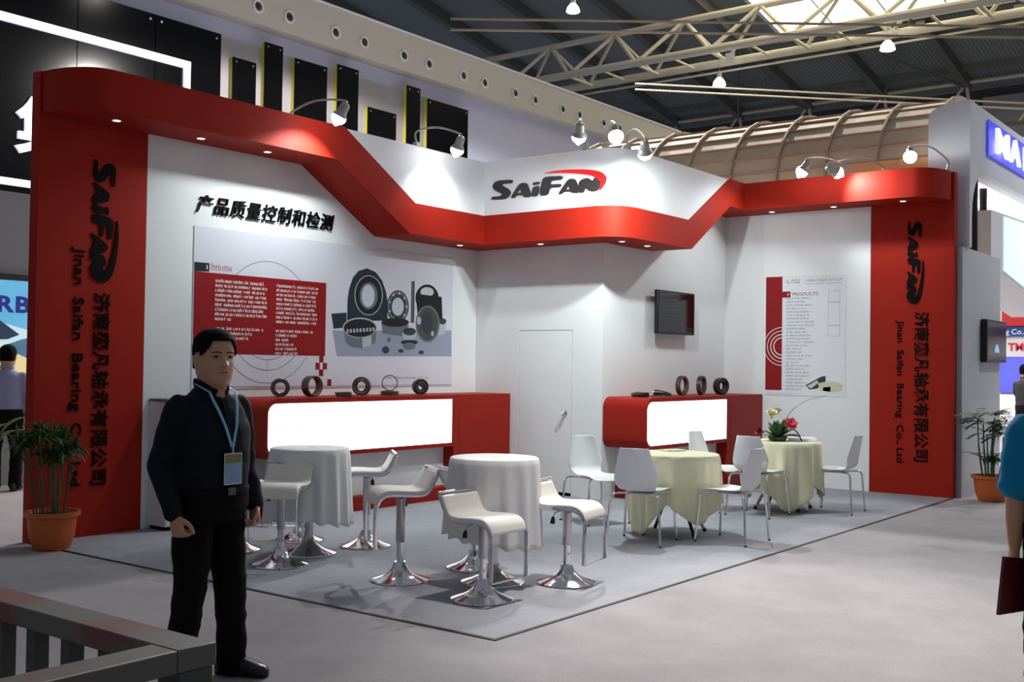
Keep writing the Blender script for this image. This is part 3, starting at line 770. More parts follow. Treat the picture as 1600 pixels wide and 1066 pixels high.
# ---------------------------------------------------------------- right poster
po = thing('wall_poster', 'tall white product poster with a red side stripe', 'poster', (A_, 1.88, 1.18))
W2 = lambda s, z, d: onW2(s, z, d + 0.012)
MB().box((A_ - 0.019, 1.326, 1.183), (A_ - 0.0125, 2.425, 2.757)).build('board', mat('poster_white', (224, 225, 230), 0.5, var=0.02), po)
mb = MB().flat([(2.42, 1.248), (2.188, 1.248), (2.188, 2.755), (2.42, 2.755)], W2, 0.008)
mb.build('red_stripe', ink('red'), po, smooth=False)
MB().flat([(2.1875, 2.475), (2.075, 2.475), (2.075, 2.555), (2.1875, 2.555)], W2, 0.008).build('title_tag', ink('red'), po, smooth=False)
for r in (0.252, 0.205, 0.158, 0.115):
    MB().ring(2.188, 1.828, r - (0.006 if r < .2 else 0.004), r + (0.006 if r < .2 else 0.004), W2, 0.0085, -PI / 2, PI / 2, 32).build('white_arc', ink('white'), po, smooth=False)
MB().ring(2.125, 2.515, 0.014, 0.024, W2, 0.0085, PI - 1, PI + 1, 10).build('title_mark', ink('white'), po, smooth=False)
rnd = random.Random(5)
mb = MB()
z = 2.45
for i in range(28):
    pseudo_line(mb, W2, 2.13, 2.13 - rnd.uniform(0.2, 0.44), z, 0.02, 0.008, rnd, 0.017)
    z -= 0.0443
pseudo_line(mb, W2, 2.12, 1.90, 2.66, 0.05, 0.008, rnd, 0.06)
pseudo_line(mb, W2, 1.86, 1.37, 2.675, 0.032, 0.008, rnd, 0.036)
pseudo_line(mb, W2, 1.86, 1.37, 2.64, 0.012, 0.008, rnd, 0.012)
pseudo_line(mb, W2, 2.40, 2.0, 1.2, 0.01, 0.008, rnd, 0.012)
tag(mb.build('text_lines', ink('grey'), po, smooth=False), kind='stuff')
put_text('lettering', 'PRODUCTS', (A_ - 0.0195, 2.05, 2.495), (0, -1, 0), (0, 0, 1), 0.062, ink('red'), po, 0.0, 0.001, width=0.35)
mb = MB()
for zz0, zz1 in ((2.40, 2.55), (2.10, 2.40), (1.96, 2.10)):
    for (s0, s1, q0, q1) in ((1.56, 1.405, zz0, zz0 + 0.004), (1.56, 1.405, zz1 - 0.004, zz1), (1.56, 1.556, zz0, zz1), (1.409, 1.405, zz0, zz1)):
        mb.flat([(s0, q0), (s1, q0), (s1, q1), (s0, q1)], W2, 0.008)
tag(mb.build('box_lines', ink('refl'), po, smooth=False), kind='stuff')
for k, pg in (('dark', [(1.86, 1.32), (1.66, 1.43), (1.59, 1.45), (1.585, 1.38), (1.70, 1.28), (1.80, 1.265)]),
              ('yel', [(1.84, 1.31), (1.70, 1.39), (1.68, 1.36), (1.78, 1.28)]),
              ('yel', [(1.69, 1.35), (1.57, 1.375), (1.39, 1.36), (1.36, 1.32), (1.38, 1.26), (1.52, 1.235), (1.66, 1.26)]),
              ('dark', [(1.60, 1.365), (1.50, 1.372), (1.39, 1.35), (1.42, 1.325), (1.55, 1.33)]),
              ('olive', [(1.62, 1.30), (1.52, 1.31), (1.52, 1.245), (1.62, 1.255)])):
    MB().flat(pg, W2, 0.0082 if k == 'dark' else 0.0086).build('printed_bearings', ink(k), po, smooth=False)


# ================================================================ furniture
def heading(r, v):
    """rotation about z so that local +Y points r to the aisle's right and v towards the viewer"""
    d = IMR * r + IMV * v
    return math.atan2(-d.x, d.y)


def catmull(pts, n=6):
    out = []
    P = [Vector(p) for p in pts]
    for i in range(len(P) - 1):
        p0, p1, p2, p3 = P[max(i - 1, 0)], P[i], P[i + 1], P[min(i + 2, len(P) - 1)]
        for k in range(n):
            t = k / n
            out.append(0.5 * ((2 * p1) + (p2 - p0) * t + (2 * p0 - 5 * p1 + 4 * p2 - p3) * t * t + (3 * p1 - p0 - 3 * p2 + p3) * t ** 3))
    out.append(P[-1])
    return out


TRUMPET = [(0.205, 0), (0.21, 0.004), (0.208, 0.012), (0.18, 0.022), (0.135, 0.036), (0.095, 0.055), (0.066, 0.08), (0.048, 0.11), (0.040, 0.135)]
STOOL_PROFILE = catmull([(0, -0.215, 0.135), (0, -0.185, 0.075), (0, -0.145, 0.018), (0, -0.08, 0.0), (0, 0.06, 0.006), (0, 0.14, 0.002), (0, 0.19, -0.03), (0, 0.212, -0.085)], 5)


def bar_stool(label, loc, h, rz, group='white bar stools with chrome trumpet bases'):
    t = thing('bar_stool', label, 'stool', loc, rz, group)
    mb = MB()
    W, th = 0.182, 0.030
    prof = STOOL_PROFILE
    n = len(prof)

    def seat(u, v):
        i = min(int(v * (n - 1) + 1e-6), n - 1)
        p = prof[i]
        tg = (prof[min(i + 1, n - 1)] - prof[max(i - 1, 0)]).normalized()
        nr = Vector((0, -tg.z, tg.y))
        # closed rounded section
        a = 2 * PI * u
        cx = math.copysign(abs(math.cos(a)) ** 0.35, math.cos(a)) * W
        cz = math.copysign(abs(math.sin(a)) ** 0.6, math.sin(a)) * th / 2
        k = 1.0 if 0 < i < n - 1 else 0.55
        return Vector((cx * (0.97 if k < 1 else 1), p.y, p.z + h - th / 2)) + nr * cz * k
    mb.grid(seat, 24, n - 1, closed_u=True)
    mb.f.append(tuple(range(24)))
    mb.f.append(tuple(range(24 * (n - 1), 24 * n)))
    mb.build('seat', M_stoolw, t, world=False, ang=60)
    # chrome flat-bar loop along both edges, down the front and across as footrest
    fr = MB()
    for s in (-1, 1):
        pth = [(s * 0.181, -0.226, h + 0.135), (s * 0.181, -0.222, h + 0.118)]
        pth += [(s * 0.181, p.y, p.z + h - 0.034) for p in prof[2:-1]]
        pth += [(s * 0.181, 0.214, h - 0.10), (s * 0.181, 0.216, h - 0.20), (s * 0.181, 0.216, h - 0.375), (s * 0.181, 0.212, h - 0.40)]
        fr.tube(pth, 0.017, 8, sx=0.36, sy=1.0)
    fr.tube([(-0.19, -0.228, h + 0.139), (0.19, -0.228, h + 0.139)], 0.009, 8)
    fr.tube([(-0.17, 0.0, h - 0.04), (0.17, 0.0, h - 0.04)], 0.010, 8)
    fr.tube([(-0.17, -0.1, h - 0.042), (0.17, -0.1, h - 0.042)], 0.008, 8)
    fr.build('frame', M_chrome, t, world=False, ang=50)
    MB().tube([(-0.184, 0.216, h - 0.40), (0.184, 0.216, h - 0.40)], 0.018, 8, sx=0.36, sy=1.0).build('footrest', M_chrome, t, world=False)
    MB().lathe([(0.030, 0.27), (0.032, 0.275), (0.032, h - 0.075), (0.028, h - 0.07), (0.055, h - 0.055), (0.07, h - 0.036)], n=20).build('column', M_steel, t, world=False)
    MB().lathe([(0.026, 0.10), (0.026, 0.275)], n=20).build('piston', M_chrome, t, world=False)
    lv = MB().tube([(0.02, -0.02, h - 0.06), (0.10, -0.05, h - 0.07), (0.115, -0.055, h - 0.10)], 0.005, 6).build('lever', M_chrome, t, world=False)
    MB().tube([(0.115, -0.055, h - 0.095), (0.118, -0.056, h - 0.12), (0.12, -0.057, h - 0.145)], [0.008, 0.016, 0.018], 10).build('lever_grip', M_blackpl, lv, world=False)
    MB().lathe(TRUMPET, n=40).build('base', M_chrome, t, world=False, ang=50)
    return t


bar_stool('cream bar stool whose seat front shows before the left bar table', (0.72, 2.63, CZ), 0.62, heading(-0.10, 0.99))
bar_stool('white bar stool on the right of the left bar table, nearest the glowing counter', (1.76, 2.76, CZ), 0.645, heading(-0.97, 0.2))
bar_stool('white bar stool standing alone between the two bar tables', (0.88, 1.55, CZ), 0.655, heading(-0.95, 0.31))
bar_stool('cream bar stool nearest the carpet corner, in front of the right bar table', (0.77, 0.71, CZ), 0.555, heading(0.78, 0.62))
bar_stool('bar stool mostly hidden behind the right bar table', (1.60, 1.46, CZ), 0.62, heading(0.85, -0.5))
bar_stool('white bar stool on the right side of the right bar table', (1.58, 0.60, CZ), 0.575, heading(0.88, 0.47))
bar_stool('bar stool hidden behind the standing man, only its chrome base edge showing', (0.93, 3.42, CZ), 0.56, heading(0.2, -1))
bar_stool('bar stool hidden behind the left bar table cloth', (1.60, 3.40, CZ), 0.55, heading(-0.1, 1))


def skirted_cloth(name, label, c, R, zt, L, flare, amp, nf, seed, material, group=None, sharp=0.0):
    rnd = random.Random(seed)
    ph = [rnd.uniform(0, 2 * PI) for _ in range(4)]
    n, rows = 144, 18

    def wave(a):
        return (math.sin(nf * a + ph[0] + 0.7 * math.sin(2 * a + ph[2])) * 0.6 + math.sin((nf + 3) * a + ph[1]) * 0.3 + math.sin(2 * nf * a + ph[3]) * 0.14)
    mb = MB()

    def f(u, v):
        a = 2 * PI * u
        q = v * (rows + 5)
        if q <= 4:
            r = R * (q / 4) * 0.985 if q > 0 else 0.0005
            return (r * math.cos(a), r * math.sin(a), zt)
        if q <= 5:
            return ((R + 0.004) * math.cos(a), (R + 0.004) * math.sin(a), zt - 0.006)
        k = (q - 5) / rows
        w = wave(a)
        r = R + 0.008 + flare * k + amp * (k ** 0.6) * w
        z = zt - 0.012 - (L(a) + 0.012 * w) * k
        r -= sharp * max(0, L(a) - L(a + PI / 4)) * k * k
        return (r * math.cos(a), r * math.sin(a), z)
    mb.grid(f, n, rows + 5, closed_u=True)
    o = mb.build(name, material, None, ang=80)
    o.location = c
    md = o.modifiers.new('solid', 'SOLIDIFY')
    md.thickness = 0.0025
    md.offset = 1.0
    return tag(o, label, 'tablecloth', group)


def bar_table(label, loc, h, cloth_label, seed, L):
    t = thing('bar_table', label, 'table', loc, 0.3, 'clothed bar tables')
    MB().lathe([(0.285, h - 0.028), (0.30, h - 0.022), (0.30, h - 0.006), (0.295, h - 0.002)], n=48).build('table_top', M_white, t, world=False)
    MB().lathe([(0.036, 0.12), (0.036, h - 0.05), (0.09, h - 0.045), (0.09, h - 0.028)], n=24).build('column', M_steel, t, world=False)
    MB().lathe([(r * 1.08, z) for r, z in TRUMPET], n=40).build('base', M_chrome, t, world=False, ang=50)
    skirted_cloth('tablecloth', cloth_label, (loc[0], loc[1], loc[2]), 0.308, h + 0.002, L, 0.03, 0.026, 15, seed, M_clothw, 'white cloths on bar tables')


bar_table('left bar table under a white cloth, beside the standing man', (1.20, 2.85, CZ), 0.845, 'white cloth over the left bar table by the glowing counter', 4,
          lambda a: 0.565 + 0.03 * math.cos(2 * (a - 5.2)))
bar_table('right bar table under a white cloth, nearest the carpet corner', (1.26, 1.01, CZ), 0.88, 'white cloth over the right bar table among the bar stools', 9,
          lambda a: 0.56 + 0.05 * math.cos(1 * (a - 5.1)))

CHAIR_PROF = catmull([(0.132, -0.275, 0.84), (0.152, -0.262, 0.77), (0.178, -0.243, 0.69), (0.200, -0.226, 0.61), (0.205, -0.214, 0.565), (0.192, -0.195, 0.51),
                      (0.170, -0.145, 0.462), (0.172, -0.08, 0.448), (0.195, 0.0, 0.447), (0.21, 0.08, 0.452), (0.212, 0.16, 0.452), (0.20, 0.215, 0.436), (0.17, 0.24, 0.415)], 4)


def make_chair():
    t = thing('shell_chair', 'x', 'chair')
    mb = MB()
    n = len(CHAIR_PROF)

    def f(u, v):
        p = CHAIR_PROF[min(int(v * (n - 1) + 1e-6), n - 1)]
        x = (u * 2 - 1)
        back = max(0, min(1, (p.z - 0.46) / 0.12))
        w = p.x
        return (x * w, p.y + back * 0.045 * x * x, p.z + (1 - back) * 0.012 * x * x - (0.010 if (v == 0 and abs(x) < 0.9) else 0))
    mb.grid(f, 14, n - 1)
    o = mb.build('shell', M_chairw, t, world=False, ang=80)
    md = o.modifiers.new('solid', 'SOLIDIFY')
    md.thickness = 0.011
    md.offset = -1
    ss = o.modifiers.new('sub', 'SUBSURF')
    ss.levels = 1
    ss.render_levels = 1
    for sx in (-1, 1):
        for sy in (-1, 1):
            pth = catmull([(sx * 0.10, sy * 0.10, 0.432), (sx * 0.17, sy * 0.165, 0.434), (sx * 0.205, sy * 0.20, 0.420), (sx * 0.218, sy * 0.213, 0.375), (sx * 0.232, sy * 0.225, 0.20), (sx * 0.245, sy * 0.24, 0.012)], 4)
            lg = MB().tube(pth, 0.0105, 8).build('leg', M_chrome, t, world=False, ang=60)
            MB().lathe([(0.012, 0.0), (0.013, 0.014)], (sx * 0.245, sy * 0.24, 0), 8).build('foot_cap', M_blackpl, lg, world=False)
    MB().box((-0.11, -0.11, 0.426), (0.11, 0.11, 0.438)).build('seat_mount', M_steel, t, world=False)
    return t


ch0 = make_chair()
chairs = [('white shell chair before the closet door, facing the near cream table', (4.29, 2.12), (-0.38 * .606 + .93 * .795, .38 * .795 + .93 * .606)),
          ('white shell chair with its back to the aisle, left of the near cream table', (3.53, 1.14), (0.42, -0.9)),
          ('white shell chair with its back to the carpet edge, right of the near cream table', (4.12, 0.56), (-0.8, -0.6)),
          ('white shell chair behind both cream tables, before the short glowing counter', (5.98, 1.70), (0.75, 0.66)),
          ('white shell chair between the two cream tables, facing the far one', (5.88, 1.13), (0.62, -0.78)),
          ('white shell chair on the right of the far cream table, near the product poster', (6.73, 0.61), (-0.83, -0.55))]
for i, (lb, xy, hd) in enumerate(chairs):
    o = ch0 if i == 0 else copy_tree(ch0)
    o.location = (xy[0], xy[1], CZ)
    o.rotation_euler = (0, 0, heading(*hd))
    tag(o, lb, 'chair', 'white shell chairs with chrome legs')


def cafe_table(label, loc, rz, cloth_label, seed, L):
    t = thing('cafe_table', label, 'table', loc, rz, 'clothed low tables')
    h = 0.735
    MB().lathe([(0.385, h - 0.025), (0.392, h - 0.018), (0.392, h - 0.004), (0.388, h)], n=48).build('table_top', M_white, t, world=False)
    MB().lathe([(0.06, h - 0.12), (0.07, h - 0.10), (0.07, h - 0.03), (0.10, h - 0.025)], n=20).build('hub', M_blackpl, t, world=False)
    for k in range(4):
        a = k * PI / 2
        c, s = math.cos(a), math.sin(a)
        lg = MB().tube([(-0.09 * c, -0.09 * s, h - 0.03), (0.02 * c, 0.02 * s, h - 0.2), (0.33 * c, 0.33 * s, 0.02)], 0.016, 8).build('leg', M_steel if k % 2 else M_blackpl, t, world=False, ang=60)
        MB().tube([(0.322 * c, 0.322 * s, 0.035), (0.338 * c, 0.338 * s, 0.006)], 0.018, 8).build('foot_cap', M_blackpl, lg, world=False)
    skirted_cloth('tablecloth', cloth_label, loc, 0.40, h + 0.003, L, 0.015, 0.046, 12, seed, M_clothy, 'cream cloths on low tables', 0.12)


def corners(a0, base, ext):
    return lambda a: base + ext * abs(math.cos(2 * (a - a0))) ** 1.4 * (0.55 + 0.45 * math.cos(a - a0))


cafe_table('near low round table under a cream cloth, before the short glowing counter', (4.15, 1.16, CZ), 1.065, 'cream cloth over the near low table with a corner trailing to the carpet', 3,
           corners(2.74, 0.42, 0.29))
cafe_table('far low round table under a cream cloth, carrying flowers', (6.53, 1.13, CZ), 0.9, 'cream cloth over the far low table under the flowers', 8,
           corners(3.75, 0.46, 0.25))
TZ = 0.741 + CZ

# ---------------------------------------------------------------- papers and flowers
bk = thing('booklet', 'closed pale booklet lying on the near cream table', 'booklet', (4.36, 1.30, TZ + 0.001), heading(0.4, 0.9))
MB().box((-0.105, -0.07, 0), (0.105, 0.07, 0.010)).build('pages', mat('paper', (238, 234, 222), 0.7, var=0.03), bk, world=False)
MB().box((-0.107, -0.072, 0.010), (0.107, 0.072, 0.0125)).build('cover', mat('paper_cover', (226, 214, 190), 0.6, var=0.06), bk, world=False)
for i in range(3):
    m = MB().box((-0.105, -0.148, 0), (0.105, 0.148, 0.010)).build('brochure', mat('paper_white', (244, 245, 250), 0.7, var=0.02), None, bevel=0.001)
    m.location = (6.70 + 0.02 * i, 0.99 + 0.012 * i, TZ + 0.002 + 0.0105 * i)
    m.rotation_euler = (0, 0, 0.3 + 0.2 * i)
    tag(m, ['bottom white brochure of the pile beside the flowers', 'middle white brochure of the pile beside the flowers', 'top white brochure of the pile beside the flowers'][i], 'brochure', 'brochures on the far table')


def leaf_mesh(mb, base, d, length, width, bend, up=(0, 0, 1), n=7):
    """a pointed, folded blade bending over"""
    base, d = Vector(base), Vector(d).normalized()
    side = d.cross(Vector(up))
    if side.length < 1e-3:
        side = Vector((1, 0, 0))
    side.normalize()
    o = len(mb.v)
    p = base.copy()
    for i in range(n + 1):
        t = i / n
        w = width * math.sin(PI * min(1, 0.08 + t * 0.92)) ** 0.8 * 0.5 if t < 1 else 0.001
        nr = side.cross(d)
        mb.v += [tuple(p - side * w + nr * w * 0.25), tuple(p), tuple(p + side * w + nr * w * 0.25)]
        if i:
            k = o + 3 * i
            mb.f += [(k - 3, k - 2, k + 1, k), (k - 2, k - 1, k + 2, k + 1)]
        p = p + d * (length / n)
        d = (d + Vector((0, 0, -1)) * (bend / n)).normalized()
    return mb


fa = thing('flower_arrangement', 'flower arrangement with pink and cream blooms and green leaves', 'flowers', (6.46, 1.17, TZ + 0.001), 0)
fa.scale = (1.25, 1.25, 1.25)
rnd = random.Random(21)
bw = MB().lathe([(0.045, 0), (0.07, 0.004), (0.085, 0.035), (0.08, 0.04), (0.06, 0.02)], n=20).build('dish', M_leaf, fa, world=False)
for k in range(26):
    a = rnd.uniform(0, 2 * PI)
    el = rnd.uniform(0.05, 1.35)
    d = Vector((math.cos(a) * math.cos(el), math.sin(a) * math.cos(el), math.sin(el)))
    leaf_mesh(MB(), (0.02 * math.cos(a), 0.02 * math.sin(a), 0.03), d, rnd.uniform(0.12, 0.2), rnd.uniform(0.05, 0.08), rnd.uniform(0.2, 0.9)).build('leaf', M_leaf2 if k % 2 else M_leaf, fa, world=False, ang=80)
M_pink = mat('petal_pink', (226, 84, 104), 0.6, var=0.12, scale=60)
M_cream = mat('petal_cream', (236, 222, 176), 0.6, var=0.1, scale=60)
M_crim = mat('petal_crimson', (150, 14, 44), 0.5, var=0.12, scale=60)


def bloom(parent, c, r, material, n, axis, open_):
    ax = Vector(axis).normalized()
    e1 = ax.orthogonal().normalized()
    e2 = ax.cross(e1)
    b = MB().tube([Vector(c) - ax * r * 0.3, Vector(c) + ax * r * 0.3], [r * 0.2, r * 0.25], 8).build('bloom', material, parent, world=False)
    for ring, (k0, tilt, ln) in enumerate(((n, open_, 1.0), (n, open_ * 0.5, 0.8))):
        for k in range(k0):
            a = 2 * PI * (k + 0.5 * ring) / k0
            d = (e1 * math.cos(a) + e2 * math.sin(a)) * math.sin(tilt) + ax * math.cos(tilt)
            leaf_mesh(MB(), Vector(c), d, r * ln, r * 0.9, 0.1, up=ax).build('petal', material, b, world=False, ang=80)


vd = IMV
bloom(fa, tuple(IMR * 0.10 + vd * 0.06 + Vector((0, 0, 0.15))), 0.065, M_pink, 6, tuple(IMV + Vector((0, 0, 0.6))), 1.25)
bloom(fa, tuple(IMR * -0.06 + vd * 0.02 + Vector((0, 0, 0.22))), 0.075, M_cream, 5, tuple(IMV * 0.4 + Vector((0, 0, 1))), 0.9)
bloom(fa, tuple(IMR * 0.0 + vd * -0.02 + Vector((0, 0, 0.25))), 0.06, M_cream, 5, tuple(IMR * 0.3 + Vector((0, 0, 1))), 0.8)
bloom(fa, tuple(IMR * -0.15 + vd * 0.04 + Vector((0, 0, 0.08))), 0.06, M_crim, 3, tuple(IMR * -1 + IMV * 0.4 + Vector((0, 0, 0.3))), 0.7)
MB().tube(catmull([IMR * 0.03 + Vector((0, 0, 0.1)), IMR * 0.12 + Vector((0, 0, 0.26)), IMR * 0.26 + Vector((0, 0, 0.36)), IMR * 0.43 + Vector((0, 0, 0.40))], 6),
          [0.012 - 0.0004 * i for i in range(19)], 5, sx=0.3).build('grass_blade', M_stem, fa, world=False)
MB().tube(catmull([IMR * 0.08 + vd * .05 + Vector((0, 0, 0.12)), IMR * 0.15 + vd * .05 + Vector((0, 0, 0.09)), IMR * 0.2 + vd * .05 + Vector((0, 0, 0.005))], 5), 0.006, 6).build('stem', mat('stem_dark', (40, 34, 40), 0.6), fa, world=False)


# ---------------------------------------------------------------- bearings on the counters
def ring_profile(R, r, w, bevel=0.004, groove=0.0):
    p = [(R - bevel, -w / 2), (R, -w / 2 + bevel), (R, w / 2 - bevel), (R - bevel, w / 2), (r + bevel, w / 2), (r, w / 2 - bevel)]
    if groove:
        p += [(r + groove, w / 4), (r + groove, -w / 4)]
    p += [(r, -w / 2 + bevel), (r + bevel, -w / 2), (R - bevel, -w / 2)]
    return p


def standing_ring(label, u, v, R, r, w, hd, material, inner=None, lean=0.0):
    rz = heading(*hd)
    t = thing('bearing', label, 'bearing', (u, v, 1.1875), rz, 'bearing rings shown on the counters')
    M = Matrix.Translation((0, 0, R)) @ Matrix.Rotation(PI / 2 + lean, 4, 'X')
    mb = MB().lathe(ring_profile(R, r, w, groove=0.006), n=40, caps=False)
    mb.xf(M).build('outer_ring', material, t, world=False, ang=40)
    if inner:
        mb = MB().lathe(ring_profile(r - 0.012, r - 0.026, w * 0.9), n=40, caps=False)
        mb.xf(M).build('inner_ring', M_bear2, t, world=False, ang=40)
        for k in range(16):
            a = 2 * PI * k / 16
            mb = MB().tube([((r - 0.006) * math.cos(a), (r - 0.006) * math.sin(a), -w * 0.35), ((r - 0.006) * math.cos(a), (r - 0.006) * math.sin(a), w * 0.35)], 0.007, 8)
            mb.xf(M).build('roller', M_steel, t, world=False)
    return t


standing_ring('thick plain steel ring, leftmost on the long counter', 2.41, 4.62, 0.094, 0.052, 0.045, (0.15, 1), M_bear)
standing_ring('wide steel ring turned sideways on the long counter', 2.83, 4.62, 0.106, 0.092, 0.10, (0.8, 0.6), M_bear)
standing_ring('steel roller bearing seen full face on the long counter', 3.515, 4.60, 0.10, 0.078, 0.05, (-0.2, 1), M_bear, inner=True)
t = standing_ring('cut-away steel bearing nearest the cabinet of the long counter', 4.45, 4.60, 0.088, 0.062, 0.075, (0.45, 0.9), M_bear2, inner=True)
MB().tube([(-0.05, 0.03, 0.06), (0.0, 0.035, 0.1), (0.05, 0.03, 0.13)], [0.02, 0.028, 0.02], 8, sx=0.4).build('cage', M_bear, t, world=False)
t = thing('bearing', 'low flat steel wedge lying between the rings on the long counter', 'bearing', (3.14, 4.48, 1.1875), heading(0, 1), 'bearing rings shown on the counters')
MB().prism([(-0.085, 0), (0.07, 0), (0.09, 0.042), (-0.07, 0.05)], lambda s, z, d: (s, d, z), -0.05, 0.05).build('body', M_bear, t, world=False, bevel=0.004)
t = thing('bearing', 'thin steel hoop standing on a flat ring on the long counter', 'bearing', (3.95, 4.60, 1.1875), heading(0.1, 1), 'bearing rings shown on the counters')
MB().lathe(ring_profile(0.10, 0.075, 0.045), (0, 0, 0.0225), n=40, caps=False).build('flat_ring', M_bear, t, world=False, ang=40)
MB().lathe(ring_profile(0.088, 0.078, 0.02), n=40, caps=False).xf(Matrix.Translation((0, 0, 0.045 + 0.088)) @ Matrix.Rotation(PI / 2, 4, 'X')).build('hoop', M_bear2, t, world=False, ang=40)
standing_ring('first of the three upright rings on the short counter, nearest the closet corner', 7.205, 2.75, 0.122, 0.092, 0.06, (0.78, 0.62), M_bear)
standing_ring('middle upright ring of three on the short counter', 7.71, 2.75, 0.122, 0.100, 0.06, (0.88, 0.47), M_bear)
standing_ring('widest upright ring on the short counter, above its cabinet', 8.20, 2.72, 0.108, 0.082, 0.085, (0.55, 0.83), M_bear2, inner=True)
for lb, u, rz, k in (('flat steel block lying nearest the rounded end of the short counter', 6.10, 0.3, 0), ('split steel sleeve lying in the middle of the short counter', 6.62, -0.2, 1)):
    t = thing('bearing', lb, 'bearing', (u, 2.70, 1.1875), heading(0, 1) + rz, 'bearing rings shown on the counters')
    if k == 0:
        MB().box((-0.10, -0.05, 0), (-0.02, 0.05, 0.052)).build('block', M_bear2, t, world=False, bevel=0.006)
        MB().tube([(-0.02, 0, 0.028), (0.04, 0, 0.03), (0.10, 0, 0.024)], [0.03, 0.03, 0.022], 14).build('sleeve', M_bear, t, world=False)
    else:
        MB().tube([(-0.11, 0, 0.018), (-0.04, 0, 0.03), (0.06, 0, 0.04), (0.09, 0, 0.038)], [0.014, 0.028, 0.038, 0.036], 14).build('sleeve', M_bear2, t, world=False)
        MB().box((-0.12, -0.04, 0), (0.13, 0.04, 0.010)).build('plate', M_bear, t, world=False, bevel=0.003)
        MB().lathe(ring_profile(0.03, 0.016, 0.02), n=24, caps=False).xf(Matrix.Translation((0.098, 0, 0.04)) @ Matrix.Rotation(PI / 2, 4, 'Y')).build('bore', M_steel, t, world=False)


# ---------------------------------------------------------------- booth floodlights on arms
def floodlight(label, head, base, target, lit=True, power=1.0):
    head, base, target = Vector(head), Vector(base), Vector(target)
    t = thing('floodlight', label, 'floodlight', base, 0, 'arm floodlights along the booth top')
    d = (target - head).normalized()
    mid = (base + head) / 2 + Vector((0, 0, 0.20))
    MB().tube(catmull([base, base + Vector((0, 0, 0.12)), mid, head - d * 0.10 + Vector((0, 0, 0.06)), head - d * 0.09], 6), 0.011, 8).build('arm', M_lamp, t)
    MB().box(tuple(base - Vector((0.03, 0.03, 0.05))), tuple(base + Vector((0.03, 0.03, 0.0)))).build('clamp', M_lamp, t)
    hd = MB().tube([head - d * 0.14, head - d * 0.12, head - d * 0.04, head - d * 0.005, head + d * 0.002], [0.03, 0.045, 0.05, 0.075, 0.078], 20).build('lamp_head', M_lamp, t, ang=30)
    lens = MB().tube([head - d * 0.002, head + d * 0.03, head + d * 0.055, head + d * 0.075, head + d * 0.102], [0.070, 0.072, 0.060, 0.036, 0.01], 20).build('lens', M_lens, hd)
    if lit:
        ld = bpy.data.lights.new('flood', 'SPOT')
        ld.energy = SPOT_W * power
        ld.spot_size = math.radians(120)
        ld.spot_blend = 0.6
        ld.shadow_soft_size = 0.035
        ld.color = (0.90, 1.0, 0.985)
        lo = bpy.data.objects.new('flood', ld)
        COL.objects.link(lo)
        lo.parent = hd
        lo.matrix_parent_inverse = parent_world(hd).inverted()
        lo.location = head + d * 0.10
        lo.rotation_euler = d.to_track_quat('-Z', 'Y').to_euler()
    return t


floodlight('floodlight on the left wall, where the red fascia starts to step down', (2.52, 3.96, 3.92), (2.75, B_ + 0.03, 3.99), (2.2, B_, 2.2), power=1.6)
floodlight('floodlight above the white band left of the logo', (4.3, 3.97, 3.90), (4.1, FV1 + 0.03, 3.98), (4.45, B_, 2.0), power=0.45)
floodlight('left of the two floodlights over the logo', (4.3, 2.37, 3.86), (FU + 0.03, 2.95, 3.98), (UC, 3.8, 1.0), power=1.6)
floodlight('right of the two floodlights over the logo, at the band corner', (4.45, 2.03, 3.84), (FU + 0.12, 2.75, 3.98), (2.0, -0.2, 0.0), power=4.0)
floodlight('floodlight over the white band above the television', (4.75, 1.87, 3.71), (5.5, FV2 + 0.05, 3.98), (6.9, VD, 1.4), power=3.0)
floodlight('floodlight at the middle of the right fascia, shining full on the red board', (7.98, 1.54, 3.97), (A_ + 0.03, 1.3, 3.99), (7.5, VD, 1.6), power=0.9)
floodlight('shaded floodlight turned inwards, left of the rightmost lit one', (8.02, 1.13, 3.92), (A_ + 0.03, 0.9, 3.99), (A_ - 0.3, 0.6, 3.55), power=0.8)
floodlight('rightmost floodlight, before the bare plywood panel', (7.98, 0.24, 4.01), (A_ + 0.03, 0.10, 3.99), (4.0, -1.0, 0.0), power=1.6)


# ---------------------------------------------------------------- potted plants
def pot(t, R, h):
    MB().lathe([(R * 0.62, 0.0), (R * 0.66, 0.01), (R * 0.80, h * 0.3), (R * 0.88, h * 0.8), (R * 0.90, h * 0.86), (R * 1.0, h * 0.88), (R * 1.02, h), (R * 0.93, h), (R * 0.88, h * 0.9)], n=36).build('pot', M_terra, t, world=False, ang=40)
    MB().lathe([(R * 0.87, h * 0.9), (R * 0.4, h * 0.93), (0.005, h * 0.94)], n=24).build('soil', M_soil, t, world=False)
    for k in range(3):
        a = 2 * PI * k / 3 + 0.4
        MB().lathe([(R * 0.14, 0), (R * 0.16, 0.02)], (R * 0.56 * math.cos(a), R * 0.56 * math.sin(a), -0.004), 8).build('pot_foot', M_terra, t, world=False)


